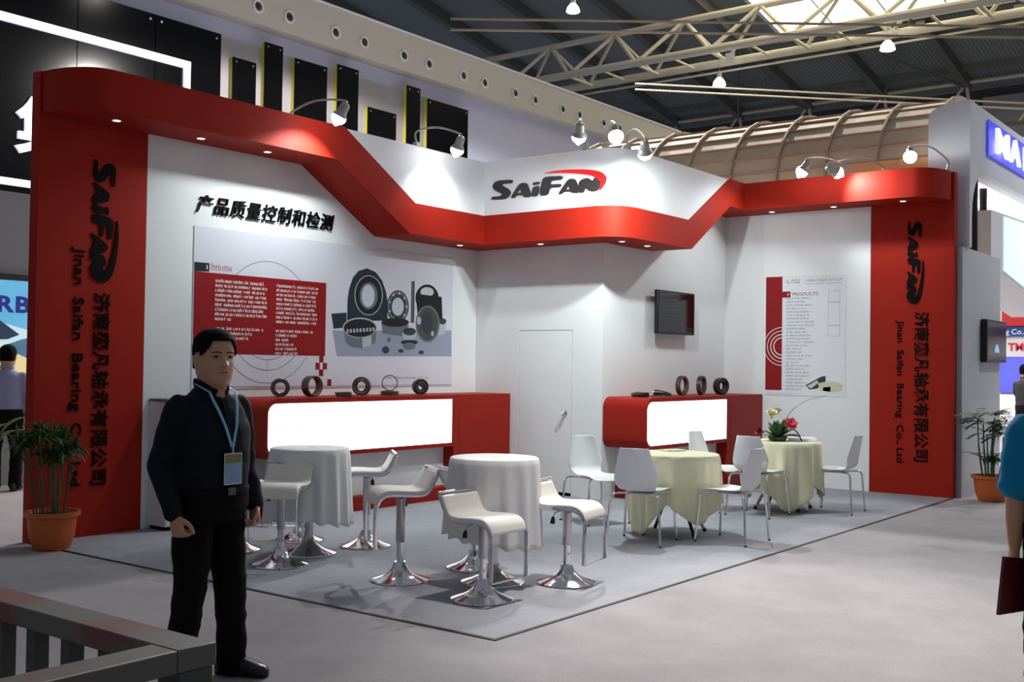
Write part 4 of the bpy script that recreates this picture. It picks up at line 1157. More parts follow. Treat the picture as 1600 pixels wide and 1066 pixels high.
rnd = random.Random(31)
pt = thing('potted_plant', 'tufted grass plant in an orange pot at the left red pillar', 'plant', (-0.01, 4.56, 0.006))
pot(pt, 0.215, 0.30)
for k in range(20):
    a, r = rnd.uniform(0, 2 * PI), rnd.uniform(0.01, 0.14)
    b = Vector((r * math.cos(a), r * math.sin(a), 0.27))
    top = Vector((b.x * 1.7 + rnd.uniform(-.05, .05), b.y * 1.7 + rnd.uniform(-.05, .05), rnd.uniform(0.70, 0.95)))
    s = MB().tube(catmull([b, (b + top) / 2 + Vector((rnd.uniform(-.02, .02), rnd.uniform(-.02, .02), 0)), top], 4), 0.006, 5).build('stem', M_stem, pt, world=False)
    mb = MB()
    for q in range(48):
        aa = rnd.uniform(0, 2 * PI)
        el = rnd.uniform(-0.3, 1.2)
        leaf_mesh(mb, top, (math.cos(aa) * math.cos(el), math.sin(aa) * math.cos(el), math.sin(el)), rnd.uniform(0.09, 0.19), 0.015, rnd.uniform(0.5, 1.7), n=4)
    mb.build('leaf_tuft', M_leaf2 if k % 3 else M_leaf, s, world=False, ang=80)
rnd = random.Random(33)
pt = thing('potted_plant', 'tall slender palm in an orange pot beside the right red pillar', 'plant', (8.98, -0.42, 0.006))
pot(pt, 0.225, 0.30)
for k in range(11):
    a, r = rnd.uniform(0, 2 * PI), rnd.uniform(0.02, 0.13)
    b = Vector((r * math.cos(a), r * math.sin(a), 0.27))
    hh = rnd.uniform(0.72, 1.05) if k < 8 else rnd.uniform(0.42, 0.5)
    top = Vector((b.x * 1.6, b.y * 1.6, hh))
    s = MB().tube(catmull([b, (b + top) / 2 + Vector((rnd.uniform(-.02, .02), rnd.uniform(-.02, .02), 0)), top], 4), [0.011] * 5 + [0.008] * 4, 6).build('stem', M_stem, pt, world=False)
    for q in range(6):
        aa = rnd.uniform(0, 2 * PI)
        d = Vector((math.cos(aa), math.sin(aa), rnd.uniform(0.1, 1.3))).normalized()
        mb = MB()
        p = top.copy()
        L = rnd.uniform(0.2, 0.33) * (1 if k < 8 else 0.7)
        side = d.cross(Vector((0, 0, 1))).normalized()
        for j in range(8):
            p = p + d * (L / 8)
            d = (d + Vector((0, 0, -0.13))).normalized()
            for sg in (-1, 1):
                leaf_mesh(mb, p, side * sg + d * 0.7 + Vector((0, 0, 0.1)), 0.10 * (1 - 0.07 * j), 0.026, 0.6, n=3)
        mb.build('frond', M_leaf if (k + q) % 3 else M_leaf2, s, world=False, ang=80)
rnd = random.Random(35)
pt = thing('potted_plant', 'broad-leaved yellow-green plant in a white pot beyond the left pillar', 'plant', (1.05, 8.05, 0.004))
MB().lathe([(0.13, 0), (0.15, 0.02), (0.19, 0.4), (0.20, 0.42), (0.17, 0.42), (0.15, 0.38)], n=28).build('pot', M_white2, pt, world=False)
MB().lathe([(0.165, 0.39), (0.01, 0.40)], n=20).build('soil', M_soil, pt, world=False)
for k in range(16):
    a = rnd.uniform(0, 2 * PI)
    el = rnd.uniform(0.3, 1.3)
    d = Vector((math.cos(a) * math.cos(el), math.sin(a) * math.cos(el), math.sin(el)))
    b = Vector((0.05 * math.cos(a), 0.05 * math.sin(a), 0.38))
    tip = b + d * rnd.uniform(0.2, 0.5)
    s = MB().tube([b, (b + tip) / 2 + Vector((0, 0, 0.02)), tip], 0.008, 5).build('stem', M_stem, pt, world=False)
    leaf_mesh(MB(), tip, d + Vector((0, 0, 0.1)), rnd.uniform(0.25, 0.4), rnd.uniform(0.10, 0.16), 1.2).build('leaf', M_leafy if k % 3 == 0 else M_leaf2, s, world=False, ang=80)


# ================================================================ the hall around the booth
M_lilac_lit = mat('mezzanine_lilac_lit', (200, 204, 228), 0.7, var=0.03, scale=0.3)  # purple light on the wall, put into its base colour
M_mgrey = mat('mezzanine_grey', (140, 138, 140), 0.7, var=0.04, scale=0.3)
M_cream2 = mat('bulkhead_cream', (198, 194, 186), 0.65, var=0.03, scale=0.4)
M_gloss = mat('black_gloss', (6, 6, 7), 0.12, var=0.0, spec=0.22)
M_yell = mat('yellow_edge', (206, 196, 70), 0.5, var=0.05)
M_led = mat('led_white', (235, 236, 255), 0.4, var=0.0, emit=0.85, emit_rgb=(222, 222, 250))
M_duct = mat('duct_dark', (58, 46, 36), 0.5, var=0.2)

VM = 18.0
wm = MB().box((-6, VM + 0.45, 0), (42, VM + 0.7, 10.02)).build('wall_mezzanine', M_lilac_lit)
struct(wm, 'upper wall of the hall behind the booth, purple light painted into its colour')
MB().box((11.95, VM + 0.14, 5.2), (21.45, VM + 0.45, 9.45)).build('backing_board', M_mgrey, wm)
MB().box((-6, VM + 0.30, 0), (8.6, VM + 0.45, 4.05)).build('lower_panel', M_mgrey, wm)
MB().box((-6, VM + 0.32, 4.05), (12.0, VM + 0.45, 4.45)).build('dark_strip', mat('strip_dark', (70, 70, 72), 0.6), wm)
bk = MB().box((-6, VM, 10.0), (42, VM + 0.7, 11.12)).build('wall_bulkhead', M_cream2)
struct(bk, 'cream bulkhead with a row of round air nozzles above the booth')
MB().box((-6, VM - 0.03, 11.09), (42, VM + 0.02, 11.15)).build('rim_rail', M_white2, bk)
for u in (11.35, 13.04, 14.06, 15.69, 16.78, 18.39, 19.48, 21.08, 22.13, 23.74, 24.84, 26.47, 27.51, 29.1, 30.2):
    M = Matrix.Translation((u, VM, 10.43)) @ Matrix.Rotation(PI / 2, 4, 'X')
    nz = MB().lathe([(0.175, -0.01), (0.175, 0.03), (0.15, 0.05), (0.115, 0.03), (0.105, -0.01)], n=24, caps=False).xf(M).build('air_nozzle', M_white2, bk)
    MB().lathe([(0.112, 0.012), (0.09, 0.03), (0.05, 0.035), (0.048, 0.014), (0.001, 0.012)], n=20, caps=False).xf(M).build('nozzle_core', M_duct, nz)

big = thing('lit_sign', 'huge glossy black sign with a white light frame and one large white character', 'sign', (8, VM + 0.3, 4.45))
for (a, b) in ((-0.2, 4.2), (4.22, 8.16), (8.18, 10.10), (10.12, 11.95)):
    MB().box((a, VM + 0.02, 4.45), (b, VM + 0.3, 9.46)).build('black_panel', M_gloss, big)
for (u0, u1, z0, z1) in ((0.5, 11.03, 8.39, 8.56), (10.87, 11.03, 5.20, 8.39), (0.5, 11.03, 5.06, 5.20)):
    MB().box((u0, VM - 0.06, z0), (u1, VM + 0.02, z1)).build('light_bar', M_led, big)
put_text('character', '集', (6.84, VM + 0.02, 5.88), (1, 0, 0), (0, 0, 1), 1.25, M_led, big, 0.03, 0.08)
for u in (9.95, 10.25, 11.8):
    MB().tube([(u, VM + 0.03, 9.32), (u, VM - 0.01, 9.32)], 0.03, 8).build('bolt', M_steel, big)
for k, (u0, u1, z1, lb) in enumerate(((12.30, 13.02, 8.99, 'short glossy black wall panel with a yellow edge, nearest the big sign'),
                                      (13.29, 13.88, 9.60, 'tall narrow black wall panel with a yellow edge, second from the big sign'),
                                      (14.29, 15.42, 9.42, 'wide black wall panel with a yellow edge, third from the big sign'),
                                      (15.80, 16.59, 9.60, 'black wall panel with a yellow edge behind the bright left floodlight'),
                                      (16.98, 18.12, 8.67, 'lowest black wall panel, its top well below its neighbours'),
                                      (18.56, 19.13, 9.61, 'narrow black wall panel with a yellow edge, second from the right'),
                                      (19.46, 21.34, 9.40, 'widest black wall panel, at the right end of the row'))):
    t = thing('wall_panel', lb, 'panel', ((u0 + u1) / 2, VM + 0.3, 6.6), 0, 'black panels on the upper wall')
    MB().box((u0, VM, 6.6), (u1, VM + 0.03, z1)).build('face', M_gloss, t)
    MB().box((u0, VM + 0.03, 6.6), (u1, VM + 0.14, z1 - 0.01)).build('yellow_core', M_yell, t)
    for u in (u0 + 0.1, u1 - 0.1):
        MB().tube([(u, VM + 0.01, z1 - 0.1), (u, VM - 0.012, z1 - 0.1)], 0.022, 8).build('bolt', M_steel, t)

# ---------------------------------------------------------------- roof
M_deck = mat('roof_deck', (132, 140, 146), 0.8, var=0.06, scale=0.5)
M_raft = mat('rafter_steel', (104, 108, 110), 0.6, var=0.1, scale=0.5)
M_tubew = mat('truss_white', (206, 200, 184), 0.55, var=0.06, scale=0.8)
M_sky = mat('skylight', (255, 248, 226), 0.5, var=0.0, emit=3.2, emit_rgb=(255, 240, 200))
UE, ZE, TN = 60.0, 17.75, math.tan(math.radians(9.6))


def rz_(u):
    return ZE + (UE - u) * TN


def roofbox(mb, u0, u1, v0, v1, d0, d1):
    vs = []
    for (u, v) in ((u0, v0), (u1, v0), (u1, v1), (u0, v1)):
        vs.append((u, v, rz_(u) + d0))
    for (u, v) in ((u0, v0), (u1, v0), (u1, v1), (u0, v1)):
        vs.append((u, v, rz_(u) + d1))
    return mb.add(vs, [(3, 2, 1, 0), (4, 5, 6, 7), (0, 1, 5, 4), (1, 2, 6, 5), (2, 3, 7, 6), (3, 0, 4, 7)])


mb = MB()
roofbox(mb, 51.3, 62.0, -8, 70, 0.3, 0.45)
roofbox(mb, 34.0, 51.3, 20.9, 70, 0.3, 0.45)
roofbox(mb, 34.0, 36.0, -8, 20.9, 0.3, 0.45)
ce = mb.build('ceiling', M_deck, smooth=False)
struct(ce, 'dark corrugated roof deck of the hall')
# fine corrugation running down the slope
mb = MB()
for i in range(150):
    v = 6 + i * 0.2
    roofbox(mb, 51.3, 61.5, v, v + 0.09, 0.26, 0.3)
tag(mb.build('deck_ribs', M_deck, ce, smooth=False), kind='stuff')
sk = thing('skylight', 'long bright skylight strip in the roof behind the white truss', 'skylight', (41.5, 15, rz_(41.5)))
for i in range(9):
    v0 = -5.3 + i * 2.9
    mb = roofbox(MB(), 36.05, 51.25, v0, v0 + 2.78, 0.32, 0.36)
    mb.build('glass_pane', M_sky, sk, smooth=False)
for v in [18.07 + 4.63 * k for k in range(-5, 7)]:
    roofbox(MB(), 51.3 if v < 22 else 36.0, 60.0, v - 0.22, v + 0.22, -0.35, 0.3).build('rafter', M_raft, ce, smooth=False)
for u in (51.1, 53.5, 58.0):
    MB().add([(u, -6, rz_(u) - 0.1), (u + 0.25, -6, rz_(u) - 0.1), (u + 0.25, 60, rz_(u) - 0.1), (u, 60, rz_(u) - 0.1), (u, -6, rz_(u) + 0.3), (u + 0.25, -6, rz_(u) + 0.3), (u + 0.25, 60, rz_(u) + 0.3), (u, 60, rz_(u) + 0.3)],
             [(3, 2, 1, 0), (4, 5, 6, 7), (0, 1, 5, 4), (1, 2, 6, 5), (2, 3, 7, 6), (3, 0, 4, 7)]).build('purlin', M_raft, ce, smooth=False)
for k in range(-2, 6):
    v = 18.07 + 4.63 * k
    strut('cross_brace', (50, v, rz_(50) - 0.4), (59.5, v + 4.63 * (1 if k % 2 else -1), rz_(59.5) - 0.4), 0.07, M_raft, ce)
ew = MB().box((61.8, -20, 0), (62.2, 70, 19)).build('wall_end', mat('end_wall', (72, 74, 82), 0.8, var=0.1, scale=0.2))
struct(ew, 'dim far end wall of the hall')
MB().box((61.5, 2, 13.5), (61.8, 13.0, 17.2)).build('pale_haze', mat('end_haze', (150, 150, 162), 0.8), ew)  # haze before the end wall, painted as a lighter slab

# white tube truss under the skylight
tr = thing('roof_truss', 'white tubular roof truss lit by the skylight', 'truss', (41, 15, 15.9))
for (u, z, r) in ((40.0, 15.92, 0.19), (42.3, 15.92, 0.19), (41.2, 17.9, 0.15), (42.3, 15.5, 0.05)):
    strut('chord', (u, -4, z), (u, 52, z), r, M_tubew, tr, 10)
nv = 3.87
for k in range(-3, 10):
    vb = 15.47 + nv * k
    vt = 16.97 + nv * k + 0.45
    strut('web_brace', (40.0, vb, 15.92), (41.2, vt, 17.9), 0.095, M_tubew, tr)
    strut('web_brace', (40.0, vb, 15.92), (41.2, vt - nv, 17.9), 0.095, M_tubew, tr)
    strut('web_brace', (42.3, vb + 0.3, 15.92), (41.2, vt, 17.9), 0.085, M_tubew, tr)
    strut('web_brace', (42.3, vb + 0.3, 15.92), (41.2, vt - nv, 17.9), 0.085, M_tubew, tr)
    strut('cross_tie', (40.0, vb, 15.85), (42.3, vb, 15.85), 0.08, M_tubew, tr)
    strut('cross_tie', (40.0, vb + nv / 2, 15.85), (42.3, vb + nv / 2, 15.85), 0.06, M_tubew, tr)
MB().box((39.6, 17.9, 15.0), (39.62, 18.35, 15.5)).build('number_plate', M_white2, tr)
# eave truss
er = thing('eave_truss', 'thin lattice truss along the far eave of the roof', 'truss', (59.7, 20, ZE - 2.6))
strut('chord', (59.7, -4, ZE), (59.7, 52, ZE), 0.11, M_tubew, er)
strut('chord', (59.7, -4, ZE - 2.6), (59.7, 52, ZE - 2.6), 0.11, M_raft, er)
for k in range(-4, 8):
    v = 18.07 + 4.63 * k
    strut('web_brace', (59.7, v, ZE), (59.7, v - 0.35, ZE - 2.6), 0.09, M_tubew, er)
    strut('web_brace', (59.7, v, ZE), (59.7, v + 1.9, ZE - 2.6), 0.08, M_tubew, er)
# sprinkler pipes
M_pipe = mat('pipe_tan', (140, 128, 106), 0.6, var=0.05)
for lb, a, b in (('upper thin pipe of the high pair crossing under the roof', (17.7, 15.64, 10.9), (29.0, 0.85, 10.9)),
                 ('lower thin pipe of the high pair crossing under the roof', (17.7, 15.64, 10.6), (29.0, 0.85, 10.6)),
                 ('upper thin pipe of the low pair above the curved plywood back', (17.4, 9.62, 8.20), (24.5, 0.35, 7.77)),
                 ('lower thin pipe of the low pair above the curved plywood back', (17.4, 9.62, 8.06), (24.5, 0.35, 7.64))):
    p = strut('ceiling_pipe', a, b, 0.036 if a[2] > 9 else 0.022, M_pipe, None)
    tag(p, lb, 'pipe', 'pipes under the hall roof')

# ---------------------------------------------------------------- high-bay lamps
M_bay = mat('high_bay_glow', (255, 255, 255), 0.3, var=0.0, emit=9.0, emit_rgb=(255, 250, 240))


def high_bay(label, c, s=1.0, power=2.0, hang=1.6, cone=150, group='high-bay lamps hanging from the hall roof'):
    t = thing('high_bay_lamp', label, 'lamp', c, 0, group)
    MB().lathe([(0.30 * s, -0.02), (0.33 * s, 0.0), (0.28 * s, 0.20 * s), (0.16 * s, 0.36 * s), (0.08 * s, 0.40 * s)], n=24, caps=False).build('shade', M_bay, t, world=False)
    MB().lathe([(0.11 * s, 0.38 * s), (0.13 * s, 0.42 * s), (0.13 * s, 0.62 * s), (0.06 * s, 0.68 * s)], n=16).build('housing', M_lamp, t, world=False)
    strut('hanger', (c[0], c[1], c[2] + 0.6 * s), (c[0], c[1], c[2] + hang), 0.012, M_lamp, t)
    ld = bpy.data.lights.new('bay', 'SPOT')
    ld.energy = HALL_W * power
    ld.spot_size = math.radians(cone)
    ld.spot_blend = 0.9 if cone < 160 else 0.1
    ld.shadow_soft_size = 0.3
    ld.color = (1.0, 0.96, 0.93)
    lo = bpy.data.objects.new('bay', ld)
    COL.objects.link(lo)
    lo.parent = t
    lo.location = (0, 0, -0.06)


high_bay('high-bay lamp at the top edge of the view, left of the white truss', (34.5, 23.1, 16.9), 0.9, hang=5.3)
high_bay('high-bay lamp hanging beside the small number plate', (41.0, 19.34, 14.5), 0.9, hang=1.36)
high_bay('high-bay lamp hanging over the curved plywood back', (41.0, 11.6, 14.9), 0.95, hang=0.95)
high_bay('unseen lamp added above the aisle for the bright pool on the carpet', (1.7, -0.9, 10.5), 1.0, 4.4, 3.0, 31)  # added out of view, narrow cone makes the carpet pool
high_bay('high-bay lamp far above the plywood canopy behind the booth', (15.0, 7.6, 13.5), 1.0, 9.0, 3.0)
high_bay('unseen lamp added between the booth and the upper wall to brighten that wall', (13.0, 10.5, 9.7), 1.0, 7.0, 3.0, 174)  # added out of view, wide cone lights the upper wall
high_bay('unseen lamp added further along the right aisle to brighten the stands', (18.5, -1.5, 10.5), 1.0, 3.0, 3.0)  # added out of view as fill for the right-hand stands
high_bay('unseen low lamp added to brighten the grey partition and white canopy', (13.0, -3.6, 7.6), 0.8, 1.1, 3.0)  # added fill lamp, hung low to lift the partition and canopy

# ---------------------------------------------------------------- curved plywood back of the neighbouring stand
M_ply = mat('plywood', (196, 174, 148), 0.75, var=0.10, scale=3, bump=0.1, bscale=20)
M_ply2 = mat('plywood_dark', (168, 146, 122), 0.75, var=0.12, scale=3)
cb = thing('curved_canopy', 'curved bare plywood back with ribs rising behind the right fascia', 'canopy', (10.2, 2.5, 0))
ARC = []
for i in range(9):
    t = (PI / 2) * i / 8
    ARC.append((11.0 - 1.5 * math.cos(t) * 1.0, 4.05 + 1.22 * math.sin(t)))
V0, V1 = 0.42, 6.1
for i in range(8):
    (x0, z0), (x1, z1) = ARC[i], ARC[i + 1]
    nst = 4
    for j in range(nst):
        va, vb = V0 + (V1 - V0) * j / nst, V0 + (V1 - V0) * (j + 1) / nst
        jx = 0.008 * ((i * 3 + j * 5) % 3)
        MB().add([(x0 + jx, va + .006, z0 + .006), (x0 + jx, vb - .006, z0 + .006), (x1 + jx, vb - .006, z1 - .004), (x1 + jx, va + .006, z1 - .004),
                  (x0 + .03, va + .006, z0 - .01), (x0 + .03, vb - .006, z0 - .01), (x1 + .03, vb - .006, z1 - .02), (x1 + .03, va + .006, z1 - .02)],
                 [(0, 1, 2, 3), (7, 6, 5, 4), (0, 4, 5, 1), (1, 5, 6, 2), (2, 6, 7, 3), (3, 7, 4, 0)]).build('plank', M_ply, cb, smooth=False)
for j in range(9):
    v = V0 + 0.02 + (V1 - V0 - 0.04) * j / 8
    mb = MB()
    n = len(ARC)
    for (x, z) in ARC:
        dx, dz = (x - 11.0) / 1.5, (z - 4.05) / 1.22
        mb.v += [(x + dx * 0.05, v - 0.014, z + dz * 0.05), (x + dx * 0.05, v + 0.014, z + dz * 0.05), (x, v - 0.014, z), (x, v + 0.014, z)]
    for i in range(n - 1):
        k = 4 * i
        mb.f += [(k, k + 1, k + 5, k + 4), (k, k + 4, k + 6, k + 2), (k + 1, k + 3, k + 7, k + 5)]
    mb.build('rib', M_ply2, cb, smooth=False)
for i in (1, 2, 3, 4, 5, 6):
    x, z = ARC[i]
    MB().box((x - 0.022, V0, z - 0.010), (x + 0.01, V1, z + 0.010)).build('batten', M_ply2, cb)
MB().box((9.5, V0, 0), (9.55, V1, 4.05)).build('lower_wall', M_ply2, cb)
pp = MB().box((9.30, 0.03, 0.0), (9.33, 1.42, 4.24)).build('plywood_panel', mat('ply_tan', (206, 152, 100), 0.7, var=0.06, scale=4))
tag(pp, 'flat tan plywood panel rising behind the right red pillar', 'panel')

# ---------------------------------------------------------------- neighbouring white stand on the right
M_stand = mat('stand_white', (206, 210, 216), 0.5, var=0.02, scale=2)
M_standg = mat('stand_grey', (176, 182, 190), 0.45, var=0.03, scale=2)
sw = MB().box((9.05, -0.06, 0), (10.86, 0.02, 3.05)).build('screen_wall', M_standg)
tag(sw, 'grey partition wall with a small screen, right of the red pillar', 'partition')
t = thing('television', 'small dark screen on the grey partition wall', 'television', (10.35, -0.06, 1.65))
MB().box((9.87, -0.14, 1.65), (10.86, -0.065, 2.20)).build('casing', M_blackpl, t, bevel=0.008)
MB().box((9.90, -0.142, 1.69), (10.83, -0.14, 2.17)).build('screen', mat('dark_picture', (66, 26, 38), 0.1, var=0.3, scale=3), t)
MB().ring(10.36, 1.78, 0.0, 0.11, lambda s, z, d: (s, -0.14 - d, z), 0.003, 0, PI, 16).build('picture_glow', mat('screen_blue', (120, 190, 220), 0.3, var=0.1, emit=0.5), t, smooth=False)
MB().box((10.2, -0.065, 1.8), (10.5, -0.06, 2.05)).build('wall_mount', M_blackpl, t)
ar = thing('stand_canopy', 'white stand canopy with backlit blue and white sign letters', 'canopy', (11, -0.05, 0))
# end bevel, fascia board with a curved lower edge, ceiling
poly = [(9.2, 4.87), (16, 4.87), (16, 4.05), (10.2, 4.05)]
for i in range(7):
    q = PI / 2 * i / 6
    poly.append((9.85 - 0.55 * math.sin(q), 3.45 + 0.58 * math.cos(q)))
poly += [(9.30, 3.06), (9.2, 3.06)]
MB().prism(poly, lambda s, z, d: (s, d, z), -0.10, 0.0).build('fascia_board', M_stand, ar, smooth=False)
mb = MB()
for i in range(7):
    q = PI / 2 * i / 6
    mb.v += [(9.2, 0.0 + 0.40 * math.sin(q), 4.87 - 0.40 * (1 - math.cos(q)) * 0.4), (9.2, 0.0 + 0.40 * math.sin(q), 3.06), (9.26, 0.40 * math.sin(q), 4.87 - 0.16 * (1 - math.cos(q))), (9.26, 0.40 * math.sin(q), 3.06)]
    if i:
        k = 4 * i
        mb.f += [(k - 4, k, k + 1, k - 3), (k - 2, k + 2, k + 3, k - 1), (k - 4, k - 2, k + 2, k)]
mb.build('end_board', M_stand, ar)
MB().box((9.26, 0.0, 4.10), (16, 0.2, 4.14)).build('soffit', M_stand, ar)
M_glowb = mat('sign_blue', (60, 70, 190), 0.4, var=0.0, emit=0.55, emit_rgb=(70, 80, 235))
M_gloww = mat('sign_white', (230, 232, 255), 0.4, var=0.0, emit=1.2, emit_rgb=(205, 208, 255))
x = 10.08
for ch, w in zip('MARE', (0.78, 0.72, 0.68, 0.60)):
    put_text('sign_letter', ch, (x, -0.16, 4.36), (1, 0, 0), (0, 0, 1), 0.46, M_gloww, ar, 0.012, 0.04, width=w - 0.16)
    x += w
MB().box((9.95, -0.13, 4.30), (12.85, -0.11, 4.76)).build('sign_back', M_glowb, ar)
hb = thing('hanging_light_box', 'hanging square light box with a pale blue face on black rods', 'light box', (12.3, 0, 2.75))
MB().prism([(10.85, 2.95), (15, 2.45), (15, 3.85), (10.85, 3.72)], lambda s, z, d: (s, d, z), 0.06, 0.75).build('casing', M_stand, hb, smooth=False)
MB().prism([(11.5, 2.95), (15, 2.5), (15, 3.80), (11.5, 3.70)], lambda s, z, d: (s, d, z), 0.04, 0.06).build('lit_face', mat('box_glow', (206, 232, 240), 0.4, var=0.05, scale=1.5, emit=0.75, emit_rgb=(200, 232, 240)), hb, smooth=False)
strut('rod', (10.15, 0.1, 3.0), (10.15, 0.1, 4.1), 0.05, M_blackpl, hb)
strut('rod', (11.4, 0.3, 3.7), (11.4, 0.3, 4.1), 0.05, M_blackpl, hb)

# far stands seen past the blue shirt
fs = thing('far_stand', 'distant white stand with a blue banner and a red name', 'stand', (25, 2, 0))
MB().box((25.2, -6, 0), (25.4, 6.5, 7.5)).build('back_wall', M_stand, fs)
for i, (z, c) in enumerate(((5.55, (255, 250, 246)), (5.05, (255, 222, 198)), (4.5, (250, 250, 255)))):
    MB().box((23.2 - i * 0.0, -4, z), (23.6, 5.6, z + 0.16)).build('strip_light', mat('strip_%d' % i, c, 0.4, var=0.0, emit=0.9), fs)
MB().box((25.0, -4, 2.42), (25.1, 3.5, 2.66)).build('blue_banner', mat('banner_blue', (24, 62, 130), 0.5), fs)
put_letters('ng Co., Ltd', (24.99, 3.27, 2.47), (0, -1, 0), (0, 0, 1), 0.19, M_white2, fs, 0.0, 0.01)
MB().box((25.05, -4, 1.9), (25.1, 3.5, 2.42)).build('header_board', mat('header_grey', (186, 186, 192), 0.5), fs)
put_letters('TM', (25.04, 3.13, 2.06), (0, -1, 0), (0, 0, 1), 0.27, mat('name_red', (190, 20, 30), 0.5), fs, 0.02, 0.01)
sc = MB().box((25.06, -2, 1.0), (25.1, 3.4, 1.9)).build('screen_picture', mat('screen_violet', (76, 80, 190), 0.4, var=0.5, scale=1.2, emit=0.35, emit_rgb=(90, 100, 220)), fs)
MB().box((24.95, 2.0, 2.68), (25.1, 3.26, 3.2)).build('red_box', mat('case_red', (196, 30, 36), 0.5), fs)
MB().box((24.4, -2, 0), (24.6, 3.6, 0.95)).build('counter', M_white2, fs)
MB().tube(catmull([(24.8, 2.9, 3.2), (24.8, 2.95, 3.5), (24.8, 2.8, 3.62), (24.8, 2.6, 3.55)], 5), [0.1] * 8 + [0.14] * 8, 10).build('ornament', M_white2, fs)

# lit advertising box beyond the left pillar
M_part = mat('partition_grey', (138, 138, 140), 0.6, var=0.03)
gp = MB().box((-2.5, 9.1, 0), (5.6, 9.2, 3.55)).build('partition', M_part)
tag(gp, 'grey partition behind the glowing picture box on the left', 'partition')
ad = thing('picture_light_box', 'glowing picture box with blue letters beyond the left red pillar', 'light box', (1.2, 9.0, 0.85))
LB = lambda s, z, d: (s, 9.0 - d, z)
MB().box((0.1, 9.0, 0.84), (2.34, 9.1, 2.56)).build('frame', M_blackpl, ad, bevel=0.01)


def lit(k, rgb, e=0.7):
    return mat('lit_' + k, rgb, 0.4, var=0.08, scale=3, emit=e, emit_rgb=rgb)


for nm, k, rgb, pg, d in (('sky', 'sky', (96, 176, 214), [(0.16, 1.0), (2.28, 1.0), (2.28, 2.47), (0.16, 2.47)], 0.002),
                          ('haze', 'haze', (196, 222, 230), [(0.16, 1.3), (2.28, 1.3), (2.28, 1.86), (1.9, 1.95), (0.16, 1.8)], 0.004),
                          ('hills', 'hills', (70, 110, 140), [(1.9, 1.55), (2.28, 1.5), (2.28, 1.80), (2.12, 1.76), (1.95, 1.70)], 0.006),
                          ('roof', 'roof', (28, 52, 70), [(0.16, 1.70), (1.95, 1.76), (2.10, 1.82), (1.8, 2.02), (0.16, 2.1)], 0.008),
                          ('gable', 'gable', (226, 206, 150), [(0.16, 1.35), (2.2, 1.3), (2.24, 1.52), (1.9, 1.66), (0.16, 1.6)], 0.009),
                          ('crowd', 'crowd', (206, 140, 96), [(0.16, 1.02), (2.24, 1.02), (2.2, 1.28), (2.0, 1.36), (1.8, 1.30), (0.16, 1.32)], 0.010),
                          ('shade', 'shade', (44, 36, 40), [(0.16, 1.02), (2.05, 1.02), (2.0, 1.12), (1.8, 1.16), (0.16, 1.18)], 0.012),
                          ('yellow_strip', 'ystrip', (206, 196, 96), [(0.16, 0.90), (2.28, 0.90), (2.28, 1.0), (0.16, 1.0)], 0.012)):
    MB().flat(pg, LB, d).build(nm, lit(k, rgb), ad, smooth=False)
put_letters('RB', (1.80, 8.992, 2.09), (1, 0, 0), (0, 0, 1), 0.27, lit('blue', (24, 40, 130), 0.5), ad, 0.03, 0.008, total=0.44)


# ================================================================ people
def ring_loft(mb, rings, n=24, power=2.3):
    """rings: (cx, cy, z, half width, half depth front, half depth back)"""
    o = len(mb.v)
    for (cx, cy, z, w, df, db) in rings:
        for k in range(n):
            a = 2 * PI * k / n
            c, s = math.cos(a), math.sin(a)
            x = math.copysign(abs(c) ** (2 / power), c) * w
            y = math.copysign(abs(s) ** (2 / power), s) * (df if s > 0 else db)
            mb.v.append((cx + x, cy + y, z))
    for i in range(len(rings) - 1):
        for k in range(n):
            k2 = (k + 1) % n
            mb.f.append((o + i * n + k, o + i * n + k2, o + (i + 1) * n + k2, o + (i + 1) * n + k))
    mb.f.append(tuple(o + k for k in range(n))[::-1])
    mb.f.append(tuple(o + (len(rings) - 1) * n + k for k in range(n)))
    return mb


def limb(mb, pts, radii, n=14):
    """tapered limb with rounded ends"""
    P = [Vector(p) for p in pts]
    P = catmull(P, 5)
    m = len(radii)
    R = []
    for i in range(len(P)):
        t = i / (len(P) - 1) * (m - 1)
        j = min(int(t), m - 2)
        R.append(radii[j] + (radii[j + 1] - radii[j]) * (t - j))
    d0 = (P[1] - P[0]).normalized()
    d1 = (P[-1] - P[-2]).normalized()
    P = [P[0] - d0 * R[0] * 0.85, P[0] - d0 * R[0] * 0.5] + P + [P[-1] + d1 * R[-1] * 0.5, P[-1] + d1 * R[-1] * 0.85]
    R = [R[0] * 0.4, R[0] * 0.85] + R + [R[-1] * 0.85, R[-1] * 0.4]
    return mb.tube(P, R, n)


